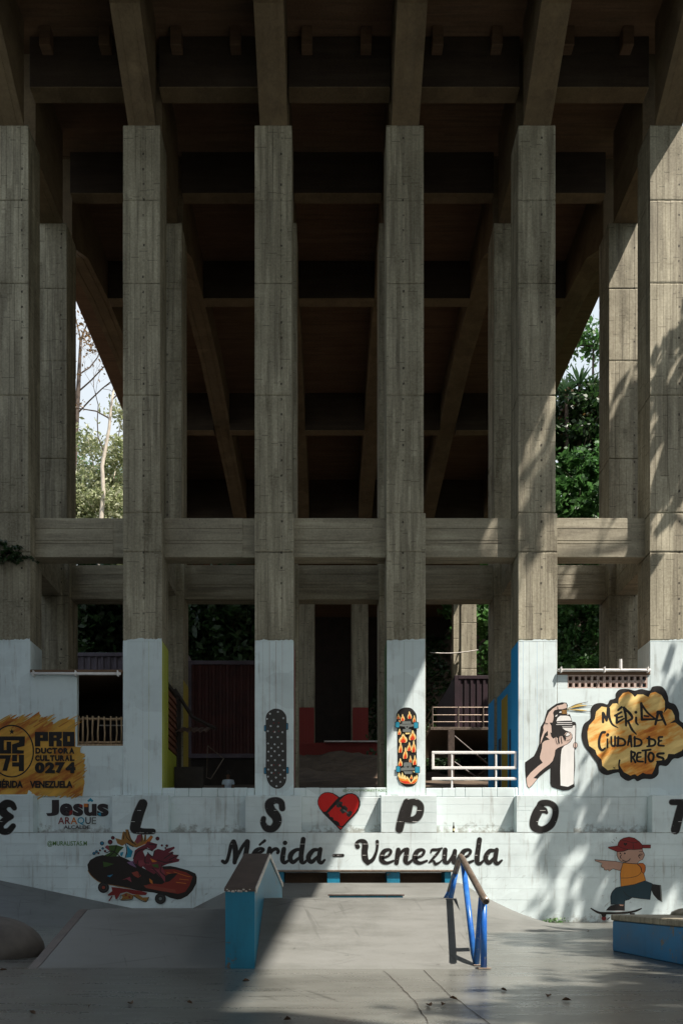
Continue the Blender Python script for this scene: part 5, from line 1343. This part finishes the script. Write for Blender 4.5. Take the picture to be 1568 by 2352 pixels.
m.poly([(1040, 640), (1100, 610), (1200, 605), (1150, 660), (1090, 710), (1040, 720)], 'm_deck')
m.poly([(830, 550), (900, 570), (980, 660), (1040, 720), (1035, 590), (990, 500), (960, 560)], 'm_pink').poly([(560, 250), (600, 300), (635, 330), (612, 405), (545, 412), (570, 340)], 'm_teal').poly([(480, 345), (520, 340), (500, 395), (475, 380)], 'm_teal')
m.poly([(560, 470), (640, 450), (690, 540), (640, 520), (600, 500)], 'm_lilac').poly([(700, 450), (760, 440), (790, 500), (720, 520)], 'm_pink').poly([(620, 600), (690, 580), (740, 640), (700, 665), (650, 640)], 'm_wood').poly([(800, 490), (850, 470), (860, 500), (810, 505)], 'm_pink').poly([(870, 500), (950, 490), (960, 540), (900, 530)], 'm_green').poly([(850, 415), (940, 460), (880, 470)], 'm_orange')
m.poly([(260, 460), (350, 480), (400, 490), (320, 520), (270, 530)], 'm_green').poly([(500, 690), (600, 650), (620, 720), (560, 680)], 'm_pink').poly([(310, 640), (390, 620), (350, 655)], 'm_blue').poly([(840, 670), (880, 700), (885, 745), (850, 720)], 'm_orange')
for s_ in ([(640, 420), (700, 330), (800, 300), (880, 325)], [(790, 400), (790, 470), (840, 480)], [(700, 450), (690, 520), (760, 560)], [(820, 345), (880, 400), (905, 330)], [(640, 470), (700, 560), (720, 640)], [(880, 540), (960, 620), (1030, 720)], [(1000, 500), (980, 580), (1040, 640)], [(545, 240), (560, 330), (540, 410)], [(300, 350), (380, 330), (470, 390)], [(430, 260), (400, 340), (330, 400)], [(640, 275), (560, 230)], [(1090, 440), (1200, 380)], [(1030, 420), (1140, 345)], [(940, 440), (1040, 470), (1130, 455)], [(920, 250), (840, 240)]): m.stroke(s_, 'blackp', 11)
for x, y, r, c in [(385, 162, 24, 'm_maroon'), (352, 215, 31, 'm_maroon'), (250, 232, 27, 'm_blue'), (945, 172, 25, 'm_maroon'), (1000, 258, 14, 'm_maroon'), (1062, 262, 17, 'm_maroon'), (1045, 290, 12, 'm_maroon'), (150, 358, 20, 'm_blue'), (182, 335, 18, 'm_blue'), (225, 320, 14, 'm_maroon'), (260, 295, 16, 'm_blue'), (207, 355, 14, 'm_maroon'), (290, 330, 16, 'm_maroon')]: m.circ(x, y, r, 'blackp', n=14).circ(x, y, r * .68, c, n=14)
m.poly([(370, 780), (480, 790), (740, 830), (820, 850), (800, 880), (740, 880), (640, 870), (560, 840), (480, 860), (440, 930), (420, 930), (410, 880), (330, 890), (320, 875), (380, 830)], 'm_darkred')
m.poly([(490, 880), (560, 850), (640, 880), (700, 870), (760, 910), (838, 905), (800, 962), (720, 930), (650, 890), (620, 930), (485, 942), (510, 905)], 'm_ochre').stroke([(375, 900), (342, 948)], 'm_darkred', 16, smooth=False)
for s_ in ([(490, 880), (485, 942), (620, 935), (640, 890)], [(650, 890), (720, 935), (800, 965), (838, 905)]): m.stroke(s_, 'blackp', 8)
m.circ(550, 880, 16, 'm_darkred').circ(595, 905, 14, 'm_darkred')
for x, y in ((270, 785), (982, 925)): m.circ(x, y, 70, 'blackp').circ(x, y, 50, 'm_dkgrey').circ(x, y, 38, 'blackp').circ(x, y, 20, 'm_wood' if x < 500 else 'm_grey')
m.done()

# --- hand with spray can, and the cloud it sprays
m = Mural('spray_can_mural', 'hand pressing a white spray can, painted black and pink', rw, (2080, 2780, 5.6), YN, .0005)
m.poly([(105, 1510), (160, 1470), (300, 1370), (370, 1230), (420, 1100), (430, 880), (455, 710), (530, 590), (560, 480), (600, 345), (700, 270), (800, 200), (930, 165), (1030, 175), (1062, 230), (1045, 310), (1040, 400), (1110, 440), (1160, 595), (1230, 610), (1250, 660), (1248, 780), (1240, 1000), (1215, 1250), (1225, 1600), (1200, 1900), (1215, 2055), (1090, 2130), (960, 2145), (800, 2100), (700, 2060), (668, 1980), (672, 1640), (560, 1720), (430, 1830), (380, 1885), (250, 2050), (190, 2092), (145, 2040), (122, 1870), (108, 1700)], 'blackp')
m.poly([(560, 600), (580, 520), (640, 390), (720, 310), (830, 240), (940, 215), (990, 185), (1030, 200), (1038, 290), (940, 320), (850, 320), (760, 345), (730, 400), (745, 480), (735, 560), (715, 620), (650, 620), (690, 690), (700, 850), (668, 840), (690, 930), (730, 980), (800, 945), (860, 990), (880, 930), (930, 920), (1000, 1010), (1028, 980), (985, 890), (1020, 840), (1090, 830), (1140, 870), (1155, 940), (1120, 1030), (1040, 1100), (960, 1135), (840, 1185), (780, 1235), (765, 1350), (720, 1480), (650, 1555), (540, 1635), (430, 1725), (290, 1865), (378, 1878), (250, 2030), (190, 2082), (155, 2030), (132, 1870), (230, 1740), (400, 1590), (500, 1520), (440, 1430), (435, 1380), (480, 1200), (490, 1080), (540, 1030), (655, 1000), (570, 930), (618, 910), (612, 800), (540, 870), (470, 1050), (445, 1110), (460, 980), (520, 790), (510, 720), (540, 650)], 'm_skin')
m.poly([(900, 2030), (890, 1700), (905, 1350), (925, 1210), (980, 1140), (1050, 1108), (1120, 1050), (1165, 970), (1160, 890), (1120, 835), (1050, 810), (1000, 790), (935, 735), (1160, 735), (1172, 690), (1222, 680), (1230, 760), (1222, 1000), (1200, 1300), (1200, 1600), (1188, 1995), (1060, 2058)], 'm_white')
m.poly([(805, 590), (830, 515), (890, 465), (1060, 465), (1110, 490), (1145, 575), (1000, 578)], 'm_white').stroke([(825, 622), (1150, 618)], 'm_white', 17, smooth=False).stroke([(805, 663), (1150, 662)], 'm_white', 13, smooth=False).stroke([(935, 708), (1150, 708)], 'm_white', 9, smooth=False)
m.poly([(865, 400), (880, 370), (920, 370), (915, 400)], 'm_white').poly([(775, 490), (790, 455), (835, 440), (815, 480)], 'm_white').poly([(1042, 415), (1075, 415), (1095, 440), (1042, 440)], 'm_white').rect(925, 335, 1032, 425, 'm_ochre')
m.stroke([(945, 345), (945, 420)], 'blackp', 10, smooth=False).stroke([(1000, 345), (995, 420)], 'blackp', 10, smooth=False)
for s_ in ([(1045, 305), (1250, 225), (1380, 195)], [(1050, 322), (1300, 250), (1480, 235)], [(1050, 335), (1300, 338), (1480, 350)]): m.stroke([(s_[0][0], s_[0][1], 8), (s_[1][0], s_[1][1], 28), (s_[2][0], s_[2][1], 8)], 'm_yellow')
for s_ in ([(1045, 310), (1250, 215), (1510, 155)], [(1045, 325), (1300, 270), (1600, 240)], [(1050, 335), (1300, 355), (1600, 375)]): m.stroke([(s_[0][0], s_[0][1], 8), (s_[1][0], s_[1][1], 17), (s_[2][0], s_[2][1], 8)], 'blackp')
m.circ(1228, 1128, 52, 'blackp', 68).circ(1226, 1128, 42, 'm_skin', 58).stroke([(1228, 1060), (1222, 1200)], 'blackp', 16, smooth=False)
m.poly([(1005, 900), (1060, 838), (1110, 880), (1098, 905), (1030, 930)], 'm_white')
for s_, w_ in (([(1005, 900), (1060, 838), (1110, 880), (1098, 905), (1030, 930), (1000, 890)], 9), ([(790, 950), (800, 1040), (830, 1105)], 10), ([(850, 985), (865, 1080)], 26), ([(905, 930), (930, 1085)], 14), ([(960, 925), (1005, 1015)], 24), ([(1035, 1020), (1080, 1015), (1110, 995)], 9), ([(830, 265), (840, 320)], 14), ([(545, 630), (610, 645)], 16)): m.stroke(s_, 'blackp', w_)
m.done()
m = Mural('cloud_mural', 'yellow spray cloud with thick black outline and handwritten slogan', rw, (2300, 2720, 3.638), YN, .0005)
m.poly([(90, 830), (96, 740), (125, 640), (215, 560), (222, 430), (260, 365), (330, 338), (400, 338), (465, 355), (500, 295), (580, 265), (590, 190), (650, 137), (760, 132), (862, 155), (960, 132), (1080, 155), (1120, 100), (1230, 90), (1300, 140), (1345, 240), (1360, 320), (1450, 360), (1505, 470), (1515, 585), (1590, 640), (1690, 740), (1730, 850), (1700, 960), (1600, 1085), (1500, 1140), (1420, 1150), (1330, 1250), (1220, 1250), (1205, 1370), (1120, 1440), (990, 1440), (900, 1475), (850, 1440), (760, 1470), (660, 1410), (630, 1350), (570, 1355), (450, 1385), (350, 1330), (310, 1210), (225, 1090), (130, 960)], 'blackp', True)
m.poly([(175, 750), (200, 660), (280, 570), (300, 460), (380, 387), (490, 405), (540, 345), (605, 340), (622, 365), (630, 270), (690, 192), (770, 170), (825, 205), (862, 250), (900, 212), (980, 210), (1060, 250), (1090, 192), (1160, 175), (1250, 222), (1300, 310), (1300, 420), (1278, 485), (1340, 417), (1400, 440), (1440, 520), (1442, 580), (1365, 632), (1450, 620), (1540, 690), (1620, 800), (1620, 930), (1545, 1030), (1440, 1080), (1350, 1076), (1330, 1140), (1270, 1190), (1180, 1200), (1150, 1290), (1110, 1370), (1030, 1370), (980, 1350), (900, 1400), (865, 1370), (800, 1393), (700, 1340), (645, 1250), (622, 1300), (560, 1300), (470, 1315), (390, 1250), (380, 1160), (310, 1090), (290, 1022), (200, 960), (178, 850)], 'sprayR')
for s_ in [[(400, 480, 38), (400, 615, 36)], [(410, 490, 36), (452, 592, 34)], [(455, 590, 30), (475, 412, 44)], [(482, 420, 44), (492, 540, 36), (535, 645, 30), (615, 695, 14)], [(620, 440, 30), (670, 396, 34)], [(668, 468, 28), (605, 505, 34), (575, 520, 34)], [(600, 520, 36), (600, 622, 38)], [(600, 556, 28), (680, 532, 24)], [(600, 625, 34), (705, 562, 22)],
           [(705, 405, 40), (730, 520, 36), (735, 665, 30)], [(720, 420, 36), (800, 500, 40), (822, 560, 36), (752, 602, 28)], [(770, 610, 30), (820, 720, 34), (882, 790, 18)], [(880, 550, 34), (884, 620, 32), (908, 650, 24)], [(955, 340, 38), (960, 450, 38), (965, 578, 36)], [(965, 362, 30), (1050, 480, 30), (1165, 570, 24)], [(970, 577, 36), (1150, 572, 28)], [(1000, 522, 26), (1062, 532, 24)],
           [(1160, 648, 34), (1202, 470, 40)], [(1200, 474, 56), (1245, 474, 56)], [(1235, 482, 46), (1310, 650, 32)], [(1180, 592, 28), (1262, 580, 24)],
           [(425, 760, 38), (380, 772, 34), (345, 870, 36), (350, 980, 38), (390, 1022, 38), (430, 992, 22)], [(465, 862, 26), (465, 985, 24)], [(520, 830, 26), (525, 940, 30), (556, 962, 30), (574, 940, 30), (574, 822, 28)], [(622, 832, 32), (615, 960, 34)], [(600, 846, 26), (690, 862, 30), (722, 910, 32), (698, 950, 30), (600, 960, 26)], [(760, 950, 24), (785, 820, 34)], [(800, 816, 34), (815, 970, 28)], [(770, 900, 20), (812, 900, 20)], [(860, 830, 32), (860, 965, 32)], [(850, 846, 26), (940, 872, 30), (960, 920, 32), (930, 955, 30), (850, 968, 24)],
           [(1070, 832, 36), (1070, 960, 36)], [(1040, 852, 26), (1140, 872, 32), (1160, 920, 32), (1130, 956, 30), (1040, 968, 24)], [(1262, 830, 28), (1210, 838, 30), (1215, 888, 32), (1252, 885, 22)], [(1213, 890, 30), (1206, 948, 32), (1285, 960, 26)],
           [(810, 1040, 34), (810, 1190, 30)], [(812, 1046, 30), (862, 1064, 32), (850, 1110, 30), (815, 1126, 22)], [(830, 1122, 28), (870, 1200, 32)], [(945, 1060, 28), (902, 1072, 30), (896, 1176, 32), (980, 1190, 28)], [(900, 1126, 26), (950, 1120, 22)], [(970, 1030, 28), (1090, 1016, 30)], [(1020, 1032, 34), (1015, 1205, 30)], [(1280, 1070, 34), (1202, 1076, 36), (1192, 1112, 36), (1270, 1142, 36), (1264, 1184, 36), (1185, 1190, 28)]]: m.stroke(s_, 'blackp', smooth=len(s_) > 2)
m.circ(877, 472, 22, 'blackp').circ(468, 797, 22, 'blackp')
m.stroke([(1085, 1060, 32), (1058, 1120, 34), (1085, 1186, 34), (1124, 1165, 34), (1132, 1090, 34)], 'blackp', closed=True).stroke([(640, 1170, 26), (630, 1250, 22), (650, 1330, 30)], 'blackp').stroke([(545, 1270), (575, 1290)], 'blackp', 7, smooth=False).stroke([(575, 1268), (555, 1292)], 'blackp', 7, smooth=False)
m.done()

# --- boy on a skateboard
m = Mural('skater_boy_mural', 'cartoon boy in red cap and orange shirt pointing while riding a skateboard', mw, (2340, 3330, 4.612), YF, .0005)
def op(P, c, w_=9, smooth=False):
    m.poly(P, c, smooth); m.stroke(list(P) + [P[0]], 'blackp', w_, smooth=False)
m.circ(340, 1585, 43, 'm_darkred').poly([(280, 1500), (390, 1500), (372, 1555), (312, 1562)], 'm_deck').stroke([(405, 1602), (445, 1572)], 'blackp', 18, smooth=False)
m.circ(870, 1560, 43, 'm_darkred').poly([(810, 1490), (910, 1490), (895, 1545), (840, 1545)], 'm_deck')
m.stroke([(100, 1400, 22), (180, 1450, 34), (280, 1487, 44), (500, 1490, 42), (750, 1482, 40), (920, 1450, 36), (1030, 1405, 22)], 'm_deck')
m.poly([(375, 1440), (420, 1385), (470, 1345), (620, 1325), (722, 1330), (725, 1452)], 'blackp').stroke([(385, 1448), (728, 1448)], 'm_white', 8, smooth=False)
m.poly([(1225, 950), (1392, 975), (1416, 1285), (1330, 1240), (1250, 1150), (1210, 1060)], 'blackp').stroke([(1378, 990), (1402, 1262)], 'm_grey', 18, smooth=False)
op([(650, 1000), (850, 960), (1090, 890), (1232, 945), (1212, 1060), (1190, 1240), (1000, 1220), (860, 1200), (800, 1240), (725, 1260), (720, 1330), (465, 1330), (460, 1190), (475, 1130), (500, 1085), (560, 1022)], 'm_navy')
m.stroke([(700, 1080), (760, 1160), (850, 1200)], 'blackp', 8).poly([(620, 1332), (706, 1332), (690, 1358), (640, 1355)], 'm_skin2')
op([(170, 502), (300, 515), (560, 535), (692, 565), (640, 710), (510, 670), (470, 690), (440, 716), (418, 702), (428, 680), (385, 698), (345, 690), (338, 655), (300, 645), (285, 615), (310, 570), (180, 527)], 'm_skin2')
op([(955, 582), (1000, 568), (1055, 568), (1095, 605), (1106, 650), (1100, 710), (1075, 765), (1030, 730), (1015, 640)], 'm_shirt2')
op([(690, 562), (780, 570), (950, 584), (1010, 640), (1032, 720), (1075, 765), (1110, 885), (900, 960), (650, 1000), (640, 760), (660, 660)], 'm_shirt')
m.stroke([(650, 842), (800, 838), (950, 802), (1025, 730), (1022, 650), (960, 588)], 'blackp', 9)
op([(580, 360), (700, 350), (790, 318), (1050, 308), (1055, 350), (1085, 400), (1085, 430), (1050, 500), (990, 525), (950, 580), (800, 570), (650, 540), (600, 480), (578, 420)], 'm_skin2')
op([(590, 250), (605, 190), (640, 140), (700, 105), (800, 86), (900, 105), (990, 170), (1045, 232), (1050, 308), (880, 320), (780, 312), (700, 345), (590, 360), (420, 288), (415, 270)], 'm_darkred')
op([(1045, 232), (1200, 232), (1200, 290), (1048, 288)], 'm_darkred')
for s_ in ([(590, 250), (700, 295), (790, 312)], [(870, 190), (885, 310)], [(640, 140), (760, 160), (880, 190), (990, 170)]): m.stroke(s_, 'blackp', 8)
m.poly([(700, 195), (720, 190), (735, 205), (752, 192), (768, 200), (760, 225), (735, 248), (705, 225)], 'm_deck')
m.circ(640, 387, 14, 'blackp').circ(722, 388, 16, 'blackp')
for s_, w_ in (([(660, 415), (637, 450), (655, 482)], 15), ([(678, 510), (740, 536), (800, 515), (820, 486)], 15), ([(1042, 405), (1000, 402), (975, 440), (1002, 478)], 12), ([(985, 430), (1022, 430)], 12), ([(985, 355), (1050, 350)], 8), ([(560, 88), (575, 115)], 6), ([(513, 125), (538, 155)], 6), ([(475, 170), (512, 196)], 6)): m.stroke(s_, 'blackp', w_)
m.done()

# --- the two boards on the columns
def board(name, lab, col, win, flames):
    m = Mural(name, lab, colA[col], win, YN, .0005)
    sh = [(435, 132), (330, 145), (235, 200), (170, 290), (155, 380), (160, 520), (182, 680), (186, 900), (195, 1500), (200, 1680), (190, 1850), (210, 2000), (270, 2110), (380, 2192), (480, 2205), (600, 2180), (690, 2090), (733, 1960), (728, 1800), (702, 1650), (690, 1300), (690, 700), (690, 450), (680, 320), (620, 220), (540, 150)]
    if not flames: sh = [(430, 165), (330, 180), (220, 250), (155, 370), (150, 600), (158, 1200), (150, 1700), (165, 1900), (200, 2060), (280, 2180), (400, 2248), (520, 2245), (620, 2170), (680, 2050), (690, 1850), (692, 1200), (690, 700), (690, 400), (650, 290), (560, 200)]
    wh = [(132, 512, 238, 660), (615, 525, 728, 680), (155, 1672, 258, 1822), (643, 1680, 765, 1845)] if flames else [(112, 600, 200, 750), (640, 545, 728, 710), (112, 1705, 200, 1865), (640, 1695, 745, 1855)]
    def wheels():
        for x0, y0, x1, y1 in wh:
            q = lambda e: [(x0 - e + 14, y0 - e), (x1 + e - 14, y0 - e), (x1 + e, y0 - e + 18), (x1 + e, y1 + e - 18), (x1 + e - 14, y1 + e), (x0 - e + 14, y1 + e), (x0 - e, y1 + e - 18), (x0 - e, y0 - e + 18)]
            m.poly(q(9), 'blackp').poly(q(-4), 'm_teal' if flames else 'm_blue')
    if not flames: wheels()
    m.poly(sh, 'blackp', True)
    if flames:
        def flame(cx, t, b, w_):
            h = b - t; q = R.uniform(-.12, .12) * w_
            S = [(0, 0), (.16, .16), (.20, .30), (.38, .48), (.46, .72), (.36, .93), (.12, .99), (-.02, .93), (-.2, 1.0), (-.42, .96), (-.46, .74), (-.34, .5), (-.18, .36), (-.13, .18)]
            for sc, sh_, c in ((1, 0, 'm_flame'), (.72, .30, 'm_flameo'), (.62, .55, 'm_flamer')):
                m.poly([(cx + q * (1 - v) + u * w_ * sc * (1 if v > .4 else 1), t + h * (sh_ + (1 - sh_) * v) - (0 if c == 'm_flame' else 4)) for u, v in S], c, True)
        for f in [(215, 290, 440, 90), (330, 300, 490, 110), (510, 230, 430, 120), (625, 330, 520, 85), (235, 455, 530, 60), (235, 680, 850, 90), (335, 805, 1060, 240), (582, 725, 990, 195), (265, 1025, 1320, 115), (490, 1035, 1275, 125), (612, 985, 1310, 130), (390, 1170, 1480, 130), (265, 1460, 1670, 118), (530, 1385, 1590, 85), (635, 1380, 1640, 112)]: flame(*f)
        B = [(195, 1910), (215, 1850), (240, 1825), (275, 1950), (310, 1820), (345, 1900), (330, 1960), (375, 1890), (410, 1940), (415, 1990), (440, 1930), (500, 2010), (545, 2095), (600, 2000), (640, 1920), (655, 1970), (690, 1890), (725, 1960), (700, 2060), (620, 2130), (540, 2135), (380, 2130), (260, 2080)]
        m.poly(B, 'm_flame').poly([(215, 1960), (275, 1985), (330, 2000), (400, 2020), (450, 2000), (540, 2118), (620, 2030), (665, 2000), (705, 1990), (690, 2055), (620, 2120), (540, 2128), (380, 2122), (265, 2070)], 'm_flameo').poly([(240, 2030), (330, 2060), (450, 2060), (535, 2122), (620, 2075), (690, 2040), (620, 2122), (540, 2130), (380, 2126), (280, 2080)], 'm_flamer')
        flame(550, 1885, 2010, 80)
        m.poly([(390, 795), (518, 790), (510, 830), (400, 838)], 'm_flame').poly([(590, 1795), (640, 1800), (725, 1860), (690, 1868), (610, 1830)], 'm_flame')
        wheels()
        for p in ([(320, 495), (530, 495), (545, 570), (300, 570)], [(325, 700), (540, 700), (545, 778), (332, 780)], [(245, 572), (385, 580), (480, 575), (610, 572), (610, 630), (480, 650), (385, 640), (245, 625)], [(350, 1582), (400, 1565), (545, 1575), (560, 1690), (345, 1690)], [(340, 1800), (575, 1800), (568, 1870), (380, 1880)], [(270, 1715), (400, 1692), (460, 1662), (520, 1692), (635, 1715), (635, 1775), (275, 1790)]): m.poly(p, 'm_grey'); m.stroke(p + [p[0]], 'blackp', 5, smooth=False)
        m.circ(437, 655, 52, 'm_grey').circ(437, 648, 23, 'blackp').circ(457, 1692, 21, 'blackp')
    else:
        m.poly([(430 + (x - 430) * .955, 1205 + (y - 1205) * .985) for x, y in sh], 'm_dkgrey', True)
        for x, y in [(262, 297), (468, 248), (185, 432), (358, 455), (613, 412), (282, 617), (470, 630), (205, 752), (385, 772), (588, 780), (296, 912), (465, 908), (210, 1075), (383, 1096), (567, 1082), (297, 1195), (476, 1176), (220, 1288), (384, 1278), (597, 1275), (295, 1402), (498, 1380), (210, 1520), (390, 1510), (598, 1508), (303, 1642), (517, 1648), (218, 1754), (405, 1770), (626, 1772), (303, 1838), (533, 1888), (210, 1940), (417, 1965), (645, 1975), (302, 2052), (530, 2078), (432, 2188)]:
            a = R.uniform(0, 6)
            m.poly([(x + (29 if k % 2 == 0 else 17) * math.cos(a + math.pi * k / 5), y + (29 if k % 2 == 0 else 17) * math.sin(a + math.pi * k / 5)) for k in range(10)], 'm_white'); m.layer -= .8
            m.circ(x, y, 10, 'm_blue', n=8); m.layer -= .9
        for x, y in [(360, 542), (490, 535), (360, 762), (490, 752), (362, 1635), (488, 1630), (362, 1852), (490, 1845)]: m.circ(x, y, 17, 'm_darkred', n=10); m.layer -= .9
    m.done()
board('flame_skateboard_mural', 'black skateboard painted with flames and grey trucks', 3, (1560, 2810, 6.5333), True)
board('flower_skateboard_mural', 'dark skateboard deck painted with small white flowers', 2, (1040, 2810, 6.5333), False)

for o in SC.objects:
    if o.type == 'MESH' and o.parent is None and 'label' not in o and 'kind' not in o: o['kind'] = 'structure'
